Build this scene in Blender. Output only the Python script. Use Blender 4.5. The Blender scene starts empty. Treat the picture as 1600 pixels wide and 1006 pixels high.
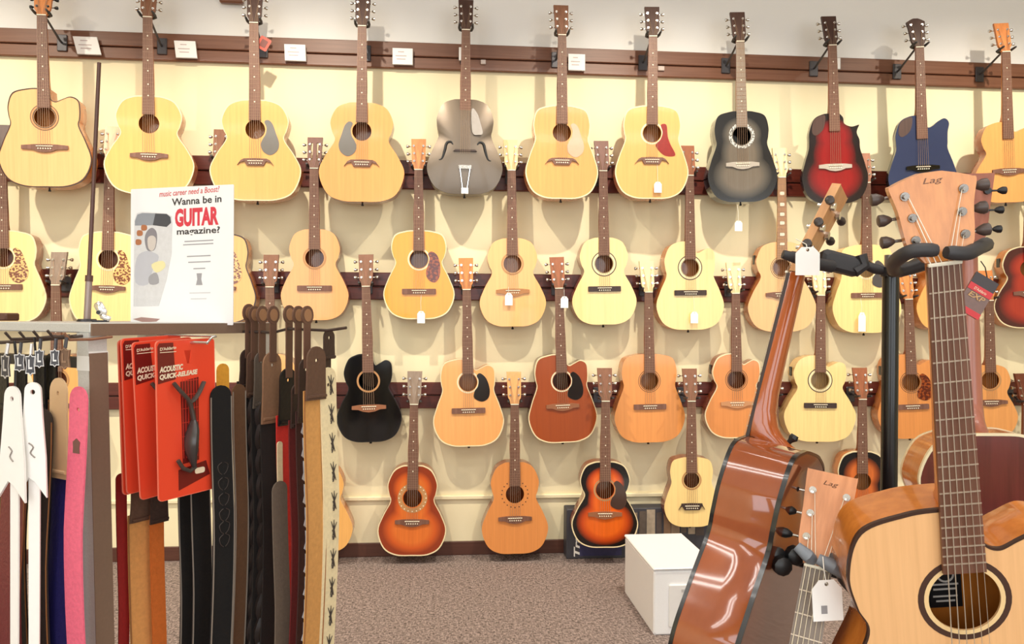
import bpy, math, random
from mathutils import Vector, Matrix
from mathutils.geometry import tessellate_polygon
random.seed(7)
sc = bpy.context.scene
COL = sc.collection
# ------------------------------------------------------------------ camera
F = 1250.0; CX, CY = 800.0, 503.0            # focal length in px of the 1600x1006 frame
CAM = Vector((0.0, -4.34, 1.29))
PSI = math.radians(5.05); PITCH = math.radians(-0.37); ROLL = 0.0058
fw = Vector((math.sin(PSI)*math.cos(PITCH), math.cos(PSI)*math.cos(PITCH), math.sin(PITCH)))
r0 = Vector((math.cos(PSI), -math.sin(PSI), 0)); u0 = r0.cross(fw)
RT = (r0*math.cos(ROLL) + u0*math.sin(ROLL)).normalized(); UP = RT.cross(fw).normalized()
cam = bpy.data.cameras.new('camera'); camo = bpy.data.objects.new('camera', cam); COL.objects.link(camo)
cam.sensor_fit = 'HORIZONTAL'; cam.sensor_width = 36.0; cam.lens = 36.0*F/1600.0; cam.clip_start = 0.02
M = Matrix((RT, UP, -fw)).transposed().to_4x4(); M.translation = CAM
camo.matrix_world = M
sc.camera = camo

def ray(x, y): return fw + RT*((x-CX)/F) - UP*((y-CY)/F)
def PZ(x, y, z): return CAM + ray(x, y)*z                       # point at camera depth z
def PW(x, y, d):                                                # point on the plane d in front of the back wall
    r = ray(x, y); return CAM + r*((-d-CAM.y)/r.y)
def PG(x, y, h=0.0):                                            # point at height h
    r = ray(x, y); return CAM + r*((h-CAM.z)/r.z)

# ------------------------------------------------------------------ light
vs = sc.view_settings
vs.view_transform = 'Standard'; vs.look = 'None'; vs.gamma = 1.0; vs.exposure = -0.46; vs.use_curve_mapping = False
w = bpy.data.worlds.new('sky'); sc.world = w; w.use_nodes = True
bg = w.node_tree.nodes['Background']; bg.inputs[0].default_value = (0.80, 0.90, 1.0, 1); bg.inputs[1].default_value = 1.0
def area(name, loc, target, sx, sy, power, col):
    l = bpy.data.lights.new(name, 'AREA'); l.shape = 'RECTANGLE'; l.size = sx; l.size_y = sy; l.energy = power; l.color = col
    o = bpy.data.objects.new(name, l); COL.objects.link(o); o.location = loc
    o.rotation_euler = (Vector(target)-Vector(loc)).to_track_quat('-Z', 'Y').to_euler(); return o
def spot(name, loc, target, power, col, size=70, rad=0.05):
    l = bpy.data.lights.new(name, 'SPOT'); l.energy = power; l.color = col; l.spot_size = math.radians(size); l.spot_blend = 0.75; l.shadow_soft_size = rad
    o = bpy.data.objects.new(name, l); COL.objects.link(o); o.location = loc
    o.rotation_euler = (Vector(target)-Vector(loc)).to_track_quat('-Z', 'Y').to_euler(); return o
# daylight through the three shop windows behind the camera
for i, x in enumerate((-2.7, 0.2, 3.1)):
    area('window_daylight', (x, -7.46, 1.75), (x*0.9, 0, 1.3), 2.3, 2.3, 70, (0.94, 0.98, 1.0))
# fluorescent tube fixtures over the shop floor (pairs of narrow strips)
for y in (-3.2, -4.7, -6.2):
    for x in (-1.7, 1.1):
        for dy in (-0.12, 0.12):
            area('ceiling_tube_light', (x, y+dy, 3.55), (x, y+dy, 0), 1.9, 0.07, 12, (1.0, 0.97, 0.92))
# track spots along the guitar wall
for x in (-2.6, -0.75, 1.1, 2.95):
    spot('track_spot', (x, -1.7, 3.5), (x+0.1, 0.0, 0.5), 285, (1.0, 0.90, 0.73), 92, 0.03)

# ------------------------------------------------------------------ helpers
def lin(c):
    return tuple((v/255/12.92 if v/255 <= 0.04045 else ((v/255+0.055)/1.055)**2.4) for v in c)
class MB:
    def __init__(s): s.v = []; s.f = []
    def add(s, vs_, fs):
        o = len(s.v); s.v += [tuple(p) for p in vs_]; s.f += [tuple(i+o for i in f) for f in fs]; return s
    def box(s, c, d, m=None):
        x, y, z = d[0]/2, d[1]/2, d[2]/2
        p = [Vector((sx*x, sy*y, sz*z)) for sx in (-1, 1) for sy in (-1, 1) for sz in (-1, 1)]
        if m is not None: p = [m @ q for q in p]
        p = [q+Vector(c) for q in p]
        return s.add(p, [(0,1,3,2),(4,6,7,5),(0,4,5,1),(2,3,7,6),(0,2,6,4),(1,5,7,3)])
    def bbox(s, c, d, b, m=None):                                # bevelled box (chamfer b on all edges along the two visible axes)
        x, y, z = d[0]/2, d[1]/2, d[2]/2; vv = []; ff = []
        for k, (yy, ins) in enumerate(((-y, b), (-y+b, 0), (y-b, 0), (y, b))):
            xx, zz = x-ins, z-ins
            for (px, pz) in ((xx-b, -zz), (xx, -zz+b), (xx, zz-b), (xx-b, zz), (-xx+b, zz), (-xx, zz-b), (-xx, -zz+b), (-xx+b, -zz)):
                q = Vector((px, yy, pz)); vv.append((m @ q if m is not None else q)+Vector(c))
        for k in range(3):
            for i in range(8):
                j = (i+1) % 8; ff.append((k*8+i, k*8+j, k*8+8+j, k*8+8+i))
        ff.append(tuple(range(8))[::-1]); ff.append(tuple(range(24, 32)))
        return s.add(vv, ff)
    def tube(s, path, r, n=8, cap=True, flat=1.0):
        path = [Vector(p) for p in path]; rs = r if isinstance(r, (list, tuple)) else [r]*len(path); vv = []; ff = []
        ref = None
        for i, p in enumerate(path):
            t = (path[min(i+1, len(path)-1)]-path[max(i-1, 0)]).normalized()
            if ref is None: ref = Vector((0, 0, 1)) if abs(t.z) < 0.9 else Vector((1, 0, 0))
            a = (ref - t*ref.dot(t)).normalized(); b = t.cross(a); ref = a
            for k in range(n):
                an = 2*math.pi*k/n; vv.append(p + a*math.cos(an)*rs[i]*flat + b*math.sin(an)*rs[i])
        for i in range(len(path)-1):
            for k in range(n):
                k2 = (k+1) % n; ff.append((i*n+k, i*n+k2, i*n+n+k2, i*n+n+k))
        if cap: ff.append(tuple(range(n))[::-1]); ff.append(tuple(range((len(path)-1)*n, len(path)*n)))
        return s.add(vv, ff)
    def plate(s, outer, holes, y0, y1, yf=None):                 # outline in XZ, thickness y0 (front) .. y1 (back)
        loops = [list(outer)]+[list(h) for h in holes]
        tri = tessellate_polygon([[Vector((x, z, 0)) for x, z in L] for L in loops])
        flat = [p for L in loops for p in L]; n = len(flat)
        yf = yf or (lambda x, z: 0.0)
        vv = [(x, y0+yf(x, z), z) for x, z in flat]+[(x, y1+yf(x, z), z) for x, z in flat]
        ff = []
        for t in tri:
            a, b, c = [flat[i] for i in t]
            if (b[0]-a[0])*(c[1]-a[1])-(b[1]-a[1])*(c[0]-a[0]) < 0: t = t[::-1]
            ff.append(tuple(t)); ff.append(tuple(i+n for i in t[::-1]))
        o = 0
        for L in loops:
            m = len(L); ar = sum(L[i][0]*L[(i+1) % m][1]-L[(i+1) % m][0]*L[i][1] for i in range(m))
            if L is not loops[0]: ar = -ar
            for i in range(m):
                a, b = o+i, o+(i+1) % m
                ff.append((a, a+n, b+n, b) if ar > 0 else (b, b+n, a+n, a))
            o += m
        return s.add(vv, ff)
    def loft(s, secs, close=False, cap0=True, cap1=True):
        n = len(secs[0]); vv = [p for q in secs for p in q]; ff = []
        for i in range(len(secs)-1):
            for k in range(n):
                k2 = (k+1) % n; ff.append((i*n+k, i*n+n+k, i*n+n+k2, i*n+k2))
        if cap0: ff.append(tuple(range(n)))
        if cap1: ff.append(tuple(range((len(secs)-1)*n, len(secs)*n))[::-1])
        return s.add(vv, ff)
    def build(s, name, mat, parent=None, smooth=35, matrix=None):
        me = bpy.data.meshes.new(name); me.from_pydata(s.v, [], s.f); me.validate()
        if smooth:
            me.shade_smooth(); me.set_sharp_from_angle(angle=math.radians(smooth))
        me.materials.append(mat)
        o = bpy.data.objects.new(name, me); COL.objects.link(o)
        if parent is not None: o.parent = parent
        if matrix is not None: o.matrix_local = matrix
        return o
def tag(o, label=None, cat=None, group=None, kind=None):
    if label: o['label'] = label
    if cat: o['category'] = cat
    if group: o['group'] = group
    if kind: o['kind'] = kind
    return o
def thing(name, label, cat, matrix=None, group=None):
    o = bpy.data.objects.new(name, None); COL.objects.link(o); o.empty_display_size = 0.05
    if matrix is not None: o.matrix_world = matrix
    return tag(o, label, cat, group)
def frame(origin, zaxis, front):                                 # local -Y looks along front, local Z along zaxis
    Z = Vector(zaxis).normalized(); f = Vector(front); f = (f - Z*f.dot(Z)).normalized()
    Y = -f; X = Y.cross(Z); m = Matrix((X, Y, Z)).transposed().to_4x4(); m.translation = Vector(origin); return m
def circ(cx, cz, r, n=28, rz=None): return [(cx+r*math.cos(2*math.pi*i/n), cz+(rz or r)*math.sin(2*math.pi*i/n)) for i in range(n)]
def rrect(x0, z0, x1, z1, r, n=4):
    out = []
    for cx, cz, a0 in ((x1-r, z0+r, -90), (x1-r, z1-r, 0), (x0+r, z1-r, 90), (x0+r, z0+r, 180)):
        for i in range(n+1):
            a = math.radians(a0+90*i/n); out.append((cx+r*math.cos(a), cz+r*math.sin(a)))
    return out
def crom(p, n=6, closed=False):
    out = []; m = len(p); g = (lambda i: p[i % m]) if closed else (lambda i: p[max(0, min(m-1, i))])
    for i in range(m if closed else m-1):
        a, b, c, d = g(i-1), g(i), g(i+1), g(i+2)
        for k in range(n):
            t = k/n; out.append(tuple(0.5*((2*b[j])+(-a[j]+c[j])*t+(2*a[j]-5*b[j]+4*c[j]-d[j])*t*t+(-a[j]+3*b[j]-3*c[j]+d[j])*t**3) for j in range(len(b))))
    if not closed: out.append(tuple(p[-1]))
    return out

# ------------------------------------------------------------------ materials
MATS = {}
def nodes(name):
    m = bpy.data.materials.new(name); m.use_nodes = True; nt = m.node_tree
    return m, nt, nt.nodes['Principled BSDF']
def rgb(c): return (*lin(c), 1)
def mat(name, c, rough=0.5, metal=0.0, coat=0.0, noise=0.06, scale=30, bump=0.0):
    if name in MATS: return MATS[name]
    m, nt, b = nodes(name); N = nt.nodes; L = nt.links
    b.inputs['Roughness'].default_value = rough; b.inputs['Metallic'].default_value = metal; b.inputs['Coat Weight'].default_value = coat; b.inputs['Coat Roughness'].default_value = 0.08
    tc = N.new('ShaderNodeTexCoord'); nz = N.new('ShaderNodeTexNoise'); nz.inputs['Scale'].default_value = scale; nz.inputs['Detail'].default_value = 4
    L.new(tc.outputs['Object'], nz.inputs['Vector'])
    mx = N.new('ShaderNodeMix'); mx.data_type = 'RGBA'; mx.inputs['A'].default_value = (*[v*(1-noise) for v in lin(c)], 1); mx.inputs['B'].default_value = (*[min(1, v*(1+noise)) for v in lin(c)], 1)
    L.new(nz.outputs['Fac'], mx.inputs['Factor']); L.new(mx.outputs['Result'], b.inputs['Base Color'])
    if bump:
        bp = N.new('ShaderNodeBump'); bp.inputs['Strength'].default_value = bump; bp.inputs['Distance'].default_value = 0.004
        L.new(nz.outputs['Fac'], bp.inputs['Height']); L.new(bp.outputs['Normal'], b.inputs['Normal'])
    MATS[name] = m; return m
def wood(name, c, rough=0.3, coat=0.35, grain=0.10, burst=None, axis=(60, 60, 2.2)):
    """straight-grained varnished wood; burst=(edge colour, mid colour, a, b, c, B) shades to a stained edge"""
    if name in MATS: return MATS[name]
    m, nt, b = nodes(name); N = nt.nodes; L = nt.links
    b.inputs['Roughness'].default_value = rough; b.inputs['Coat Weight'].default_value = coat; b.inputs['Coat Roughness'].default_value = 0.06
    tc = N.new('ShaderNodeTexCoord'); mp = N.new('ShaderNodeMapping'); mp.inputs['Scale'].default_value = axis
    oi = N.new('ShaderNodeObjectInfo'); L.new(tc.outputs['Object'], mp.inputs['Vector']); L.new(oi.outputs['Random'], mp.inputs['Location'])
    nz = N.new('ShaderNodeTexNoise'); nz.inputs['Scale'].default_value = 1.6; nz.inputs['Detail'].default_value = 5; nz.inputs['Roughness'].default_value = 0.6
    L.new(mp.outputs['Vector'], nz.inputs['Vector'])
    mx = N.new('ShaderNodeMix'); mx.data_type = 'RGBA'; cc = lin(c)
    mx.inputs['A'].default_value = (cc[0]*(1-grain), cc[1]*(1-grain*1.5), cc[2]*(1-grain*2), 1); mx.inputs['B'].default_value = (*[min(1, v*(1+grain)) for v in cc], 1)
    cr = N.new('ShaderNodeMapRange'); cr.inputs[1].default_value = 0.3; cr.inputs[2].default_value = 0.7; L.new(nz.outputs['Fac'], cr.inputs[0])
    L.new(cr.outputs[0], mx.inputs['Factor']); col = mx.outputs['Result']
    if burst:
        ec, mc, a, bb, c_, B = burst
        sx = N.new('ShaderNodeSeparateXYZ'); L.new(tc.outputs['Object'], sx.inputs[0]); prev = None
        def math_(op, x, y=None):
            n = N.new('ShaderNodeMath'); n.operation = op
            for i, v in enumerate((x, y)):
                if v is None: continue
                if isinstance(v, (int, float)): n.inputs[i].default_value = v
                else: L.new(v, n.inputs[i])
            return n.outputs[0]
        for (cz, rx, rz) in ((0.29*B, a*.98, 0.30*B), (0.745*B, c_*.88, 0.225*B), (0.52*B, bb*0.96, 0.37*B)):
            x2 = math_('POWER', math_('DIVIDE', math_('ABSOLUTE', sx.outputs['X']), rx), 2.0)
            z2 = math_('POWER', math_('DIVIDE', math_('ABSOLUTE', math_('SUBTRACT', sx.outputs['Z'], cz)), rz), 2.0)
            d = math_('SQRT', math_('ADD', x2, z2)); prev = d if prev is None else math_('SMOOTH_MIN', prev, d)
            if prev is not d: prev.node.inputs[2].default_value = 0.12
        cr2 = N.new('ShaderNodeValToRGB'); e = cr2.color_ramp.elements
        e[0].position = 0.50; e[0].color = (0, 0, 0, 1); e[1].position = 0.93; e[1].color = (1, 1, 1, 1)
        L.new(prev, cr2.inputs[0])
        r2 = N.new('ShaderNodeValToRGB'); e2 = r2.color_ramp.elements
        e2[0].position = 0.40; e2[0].color = rgb(mc); e2[1].position = 0.5; e2[1].color = rgb(mc); e2[1].position = 0.45
        e3 = r2.color_ramp.elements.new(0.92); e3.color = rgb(ec)
        L.new(cr2.outputs['Color'], r2.inputs[0])
        f1 = N.new('ShaderNodeMapRange'); f1.inputs[2].default_value = 0.45; L.new(cr2.outputs['Color'], f1.inputs[0])
        mx2 = N.new('ShaderNodeMix'); mx2.data_type = 'RGBA'; L.new(f1.outputs[0], mx2.inputs['Factor']); L.new(col, mx2.inputs['A']); L.new(r2.outputs['Color'], mx2.inputs['B']); col = mx2.outputs['Result']
    L.new(col, b.inputs['Base Color']); MATS[name] = m; return m
def spotted(name, c1, c2, scale=70):
    if name in MATS: return MATS[name]
    m, nt, b = nodes(name); N = nt.nodes; L = nt.links; b.inputs['Roughness'].default_value = 0.15
    tc = N.new('ShaderNodeTexCoord'); vz = N.new('ShaderNodeTexNoise'); vz.inputs['Scale'].default_value = scale; vz.inputs['Detail'].default_value = 1
    L.new(tc.outputs['Object'], vz.inputs['Vector']); cr = N.new('ShaderNodeValToRGB'); e = cr.color_ramp.elements
    e[0].position = 0.45; e[0].color = rgb(c1); e[1].position = 0.54; e[1].color = rgb(c2)
    L.new(vz.outputs['Fac'], cr.inputs[0]); L.new(cr.outputs['Color'], b.inputs['Base Color']); MATS[name] = m; return m
BLACK = mat('black_plastic', (24, 23, 24), 0.4)
RUBBER = mat('rubber', (52, 50, 52), 0.55, noise=0.1)
STEEL = mat('dark_steel', (60, 58, 60), 0.35, 0.6)
CHROME = mat('chrome', (225, 222, 218), 0.18, 1.0)
STRING = mat('string_wire', (225, 215, 195), 0.35, 0.7)
BONE = mat('bone', (245, 236, 214), 0.4)
EBONY = wood('ebony', (58, 42, 38), 0.45, 0.0, 0.2)
ROSEW = wood('rosewood', (120, 84, 70), 0.45, 0.0, 0.22)
FRETW = mat('fret_wire', (196, 178, 158), .35, .5); FRETD = mat('fret_wire_dull', (150, 118, 98), .5, .2); STRD = mat('string_dull', (170, 140, 116), .5, .2)
TORT = spotted('tortoise_shell', (232, 190, 120), (120, 66, 48), 95)
TORTR = spotted('tortoise_red', (150, 70, 28), (88, 34, 20), 70)
PGBLK = mat('pickguard_black', (28, 26, 27), 0.15)
PGGREY = mat('pickguard_grey', (120, 116, 112), 0.12)
PGPINK = mat('pickguard_clear', (205, 175, 150), 0.10)
PGRED = mat('pickguard_red', (150, 40, 32), 0.2, noise=0.3, scale=60)
PAPER = mat('paper_white', (250, 248, 244), 0.6, noise=0.01)
TAGSTR = mat('tag_string', (240, 236, 226), 0.8)

# ------------------------------------------------------------------ room
XL, XR, YF, H = -3.9, 5.2, -7.5, 3.6
def struct(name, mb, m, parent=None, smooth=0):
    o = mb.build(name, m, parent, smooth)
    if parent is None: tag(o, kind='structure')
    return o
def wallpaint(name, c):
    m, nt, b = nodes(name); N = nt.nodes; L = nt.links; b.inputs['Roughness'].default_value = 0.75
    tc = N.new('ShaderNodeTexCoord'); n1 = N.new('ShaderNodeTexNoise'); n1.inputs['Scale'].default_value = 2.2; n1.inputs['Detail'].default_value = 3
    n2 = N.new('ShaderNodeTexNoise'); n2.inputs['Scale'].default_value = 160; L.new(tc.outputs['Object'], n1.inputs['Vector']); L.new(tc.outputs['Object'], n2.inputs['Vector'])
    mx = N.new('ShaderNodeMix'); mx.data_type = 'RGBA'; cc = lin(c); mx.inputs['A'].default_value = (*[v*0.96 for v in cc], 1); mx.inputs['B'].default_value = (*cc, 1)
    L.new(n1.outputs['Fac'], mx.inputs['Factor']); L.new(mx.outputs['Result'], b.inputs['Base Color'])
    bp = N.new('ShaderNodeBump'); bp.inputs['Strength'].default_value = 0.08; bp.inputs['Distance'].default_value = 0.002; L.new(n2.outputs['Fac'], bp.inputs['Height']); L.new(bp.outputs['Normal'], b.inputs['Normal'])
    return m
def carpet():
    m, nt, b = nodes('carpet'); N = nt.nodes; L = nt.links; b.inputs['Roughness'].default_value = 0.95
    tc = N.new('ShaderNodeTexCoord'); facs = []
    for s in ((95, 260, 1), (260, 95, 1)):
        mp = N.new('ShaderNodeMapping'); mp.inputs['Scale'].default_value = s; L.new(tc.outputs['Object'], mp.inputs['Vector'])
        nz = N.new('ShaderNodeTexNoise'); nz.inputs['Scale'].default_value = 0.55; nz.inputs['Detail'].default_value = 3; L.new(mp.outputs['Vector'], nz.inputs['Vector']); facs.append(nz.outputs['Fac'])
    mx = N.new('ShaderNodeMath'); mx.operation = 'MAXIMUM'; L.new(facs[0], mx.inputs[0]); L.new(facs[1], mx.inputs[1])
    cr = N.new('ShaderNodeValToRGB'); e = cr.color_ramp.elements; e[0].position = 0.42; e[0].color = rgb((78, 66, 61)); e[1].position = 0.66; e[1].color = rgb((168, 150, 144))
    L.new(mx.outputs[0], cr.inputs[0]); L.new(cr.outputs['Color'], b.inputs['Base Color'])
    bp = N.new('ShaderNodeBump'); bp.inputs['Strength'].default_value = 0.5; bp.inputs['Distance'].default_value = 0.006; L.new(mx.outputs[0], bp.inputs['Height']); L.new(bp.outputs['Normal'], b.inputs['Normal'])
    return m
CREAM = wallpaint('cream_wall', (246, 234, 196)); WHITE = wallpaint('white_wall', (244, 242, 238))
RAIL_LIT = wood('rail_wood_lit', (118, 78, 58), 0.4, 0.15, 0.16, axis=(2.2, 60, 60)); RAILD = wood('rail_wood_dark', (88, 34, 24), 0.4, 0.15, 0.25, axis=(2.2, 60, 60))  # top rail's lighter brown has its stronger light put into the colour
BASE = wood('base_wood', (84, 48, 36), 0.5, 0.1, 0.15, axis=(2.2, 60, 60))
z_r1b = PW(800, 112, 0.02).z
struct('floor', MB().box(((XL+XR)/2, YF/2, -0.05), (XR-XL, -YF, 0.1)), carpet())
struct('wall_back', MB().box(((XL+XR)/2, 0.05, z_r1b/2), (XR-XL, 0.1, z_r1b)), CREAM)
struct('wall_back_upper', MB().box(((XL+XR)/2, 0.05, (z_r1b+H)/2), (XR-XL, 0.1, H-z_r1b)), WHITE)
struct('ceiling', MB().box(((XL+XR)/2, YF/2, H+0.05), (XR-XL, -YF, 0.1)), wallpaint('ceiling_paint', (236, 234, 230)))
struct('wall_left', MB().box((XL-0.05, YF/2, H/2), (0.1, -YF, H)), CREAM)
struct('wall_right', MB().box((XR+0.05, YF/2, H/2), (0.1, -YF, H)), CREAM)
fwall = MB(); xs = [XL, -3.9, -1.5, -1.0, 1.4, 1.9, 4.3, XR]
fwall.box(((XL+XR)/2, YF-0.05, 0.27), (XR-XL, 0.1, 0.54)); fwall.box(((XL+XR)/2, YF-0.05, 3.28), (XR-XL, 0.1, 0.64))
for a, b_ in ((-1.5, -1.0), (1.4, 1.9), (4.3, XR)): fwall.box(((a+b_)/2, YF-0.05, 1.75), (b_-a, 0.1, 2.42))
struct('wall_front', fwall, CREAM)
for i, (a, b_) in enumerate(((-3.9, -1.5), (-1.0, 1.4), (1.9, 4.3))):
    wf = MB(); c = (a+b_)/2
    wf.box((c, YF-0.05, 0.56), (b_-a, 0.12, 0.04)); wf.box((c, YF-0.05, 2.94), (b_-a, 0.12, 0.04)); wf.box((a+0.02, YF-0.05, 1.75), (0.04, 0.12, 2.34)); wf.box((b_-0.02, YF-0.05, 1.75), (0.04, 0.12, 2.34))
    struct('window_%d' % (i+1), wf, STEEL)
# wood hanging rails: an upper and a lower board with a groove between them
RAILS = []
for k, (yt, ym, yb, xx, m) in enumerate(((71, 93.5, 112, 800, RAIL_LIT), (250, 273, 295, 640, RAILD), (426, 448, 468.5, 640, RAILD), (597.5, 618, 638, 640, RAILD))):
    zt, zm, zb = PW(xx, yt, 0.03).z, PW(xx, ym, 0.03).z, PW(xx, yb, 0.03).z
    root = bpy.data.objects.new('trim_%d' % (k+1), None); COL.objects.link(root); tag(root, kind='structure')
    root.location = ((XL+XR)/2, 0, (zt+zb)/2)
    for (a, b_) in ((zm+0.003, zt), (zb, zm-0.003)):
        MB().bbox((0, -0.0145, (a+b_)/2-root.location.z), (XR-XL, 0.027, b_-a), 0.004).build('board', m, root, 0)
    MB().box((0, -0.004, 0), (XR-XL, 0.006, zt-zb-0.01)).build('groove_backing', BASE, root, 0)
    RAILS.append((zt+zb)/2)
zc = PW(800, 776, 0.01).z
struct('trim_5', MB().bbox(((XL+XR)/2, -0.008, zc), (XR-XL, 0.016, 0.022), 0.004), CREAM)
zb1 = PW(700, 846, 0.01).z
struct('baseboard_back', MB().bbox(((XL+XR)/2, -0.008, zb1/2), (XR-XL, 0.015, zb1), 0.003), BASE)

# ------------------------------------------------------------------ guitars
def outline(B, a, b, c, style='dread', cut=None, n=6, cb=1.0):
    zl, zw, zu, sx, sz = {'dread': (.27, .625, .82, .86, .948), 'om': (.265, .60, .80, .80, .94), 'jumbo': (.29, .61, .81, .80, .94), 'parlor': (.27, .60, .80, .78, .935)}[style]
    low = [(0, 0), (.46*a, .008), (.82*a, .085), (a, zl), (b+(a-b)*.60, (zl+zw)/2+.005), (b, zw)]
    full = low+[(b+(c-b)*.62, (zw+zu)/2-.01), (c, zu), (sx*c, sz), (.45*c, .992), (0.025, 1.0)]
    if cut == 'round':
        rt = low+[(b+(c-b)*.55, (zw+zu)/2-.02), (.99*c, zu-.03), (.95*c, .885), (.74*c, .922), (.50*c, .893), (.33*c, .868), (0.032, .885), (0.027, .93), (0.025, 1.0)]
    elif cut == 'sharp':
        rt = low+[(b+(c-b)*.45, .70), (.92*c, .785), (1.02*c, .862), (1.0*c, .868), (.70*c, .85), (.42*c, .885), (0.05, .95), (0.030, 1.0)]
    elif cut == 'wide':
        rt = low+[(b+(c-b)*.55, (zw+zu)/2-.02), (1.02*c, .80), (1.08*c, .90), (.92*c, .955), (.66*c, .925), (.42*c, .87), (0.034, .86), (0.027, .92), (0.025, 1.0)]
    else: rt = full
    R = crom([(x, z*B) for x, z in rt], n); Lf = crom([(-x, z*B) for x, z in full], n)
    return R + Lf[::-1][:-1]
def pg_shape(kind, r):
    P = {'tear': [(.95, .8), (1.3, 1.0), (1.75, .6), (2.1, -.4), (2.4, -1.4), (2.2, -2.2), (1.5, -2.65), (.8, -2.3), (.55, -1.6), (.75, -1.0), (1.05, -.5), (1.15, .2)],
         'wide': [(.95, .7), (1.35, .95), (2.0, .35), (2.35, -.8), (2.2, -1.75), (1.5, -2.15), (.65, -1.75), (.70, -1.0), (1.05, -.5), (1.15, .2)],
         'wing': [(.95, .9), (1.55, .9), (1.70, -.3), (2.0, -1.2), (2.55, -2.3), (2.0, -2.5), (1.2, -2.3), (.4, -1.35), (.9, -.7), (1.15, .1)],
         'oval': [(1.0, .6), (1.4, .85), (2.0, .4), (2.3, -.7), (2.2, -1.9), (1.7, -2.5), (1.0, -2.2), (.75, -1.5), (.95, -.7), (1.15, .1)]}[kind]
    return crom([(x*r, z*r) for x, z in P], 4, True)
HEADS = {  # half widths along a headstock of length 1, from nut to tip
    'square': [(0, .023), (.12, .026), (.22, .034), (.6, .036), (.97, .0385), (1.0, .037)],
    'curved': [(0, .023), (.12, .026), (.22, .034), (.6, .035), (.90, .037), (.97, .026), (1.0, .012)],
    'slim':   [(0, .022), (.12, .025), (.22, .030), (.6, .028), (.95, .026), (1.0, .022)],
    'flare':  [(0, .023), (.10, .027), (.20, .036), (.6, .041), (.86, .0475), (.90, .043), (.95, .030), (1.0, .012)]}
def guitar(label, M_, d):
    """M_: matrix at the end pin. d: dict of metres and looks"""
    L, B, a = d['L'], d['B'], d['a']; st = d.get('style', 'dread')
    b = d.get('b', a*{'dread': .735, 'om': .62, 'jumbo': .63, 'parlor': .64}[st]); c = d.get('c', a*{'dread': .775, 'om': .745, 'jumbo': .73, 'parlor': .72}[st])
    dep = d.get('dep', 0.098); cut = d.get('cut'); big = d.get('big', False); n = 8 if big else 5
    zs = d.get('zs', .67*B); rs = d.get('rs', 0.05); zb = d.get('zb', .345*B)
    g = thing(d.get('name', 'acoustic_guitar'), label, 'guitar', M_, d.get('group'))
    TOP, SIDE, NECK = d['top'], d['side'], d['neckm']; HEADM = d.get('headm', NECK); FB = d.get('fb', ROSEW)
    ol = outline(B, a, b, c, st, cut, n)
    # body: sides and back, open at the front under the soundboard
    mb = MB(); cz = .48*B
    def ring(y, s): return [(x*s, y, cz+(z-cz)*s) for x, z in ol]
    if d.get('bowl'):
        rings = [ring(0.0032, 1), ring(dep*.3, .99)]+[ring(dep*math.sin(t), .25+.74*math.cos(t)) for t in (.45, .7, .95, 1.2, 1.45)]
    else: rings = [ring(0.0032, 1), ring(dep*.5, 1), ring(dep-.003, 1), ring(dep, .985)]
    m_ = len(ol)
    for i in range(len(rings)-1):
        for k in range(m_):
            pass
    vv = [p for r in rings for p in r]; ff = [(i*m_+k, i*m_+(k+1) % m_, i*m_+m_+(k+1) % m_, i*m_+m_+k) for i in range(len(rings)-1) for k in range(m_)]
    mb.add(vv, ff); bk = rings[-1]; tri = tessellate_polygon([[Vector((p[0], p[2], 0)) for p in bk]])
    mb.add(bk, [tuple(t) for t in tri]); body = mb.build('body', SIDE, g, 40)
    if d.get('backm'):
        bo = [(x*.985, cz+(z-cz)*.985) for x, z in ol]; MB().plate(bo, [], dep+.0002, dep+.002).build('back_plate', d['backm'], body, 30)
    # soundboard
    arch = d.get('arch', 0)
    holes = [] if (arch or d.get('nohole')) else [circ(0, zs, rs, 40 if big else 26)]
    if arch:
        t_ = MB(); rr = []
        for s in (1, .93, .82, .68, .5, .3, .1): rr.append([(x*s, -arch*(1-s**2.2), cz+(z-cz)*s) for x, z in ol])
        vv = [p for r in rr for p in r]; ff = [(i*m_+k, i*m_+m_+k, i*m_+m_+(k+1) % m_, i*m_+(k+1) % m_) for i in range(len(rr)-1) for k in range(m_)]
        ff.append(tuple((len(rr)-1)*m_+k for k in range(m_))[::-1]); t_.add(vv, ff); top = t_.build('soundboard', TOP, g, 60)
    else: top = MB().plate(ol, holes, 0, 0.003).build('soundboard', TOP, g, 30)
    if d.get('bind'):
        s = 1.0; t_ = MB(); e = .0035 if big else .004
        o1 = [(x*(1+e/a*.35), cz+(z-cz)*(1+e/a*.35)) for x, z in ol]; i1 = [(x*(1-e/a), cz+(z-cz)*(1-e/a*.8)) for x, z in ol]
        t_.plate(o1, [i1], -0.0008, 0.006).build('binding', d['bind'], top, 30)
        if d.get('bind_back'):
            MB().plate(o1, [i1], dep-.005, dep+.0028).build('binding', d['bind_back'], body, 30)
    if holes and d.get('ros'):
        for (m, r1, r2) in d['ros']:
            lo = [(x*r2*rs, zs+z*r2*rs) for x, z in circ(0, 0, 1, 40)]; li = [(x*r1*rs, zs+z*r1*rs) for x, z in circ(0, 0, 1, 40)]
            MB().plate(lo, [li], -0.0007, 0.001).build('rosette', m, top, 30)
    if d.get('dots'):
        t_ = MB()
        for i in range(20):
            an = 2*math.pi*i/20; t_.plate(circ(1.45*rs*math.cos(an), zs+1.45*rs*math.sin(an), .0032, 8), [], -.0008, .001)
        tag(t_.build('rosette_dots', d['dots'], top, 0), kind='stuff')
    if d.get('pg'):
        kind, pm, sgn = d['pg']; sh = [(sgn*x, zs+z) for x, z in pg_shape(kind, rs)]
        if sgn < 0: sh = sh[::-1]
        MB().plate(sh, [], -0.0022, 0.0005).build('pickguard', pm, top, 30)
    y_b = -arch if arch else 0
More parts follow.
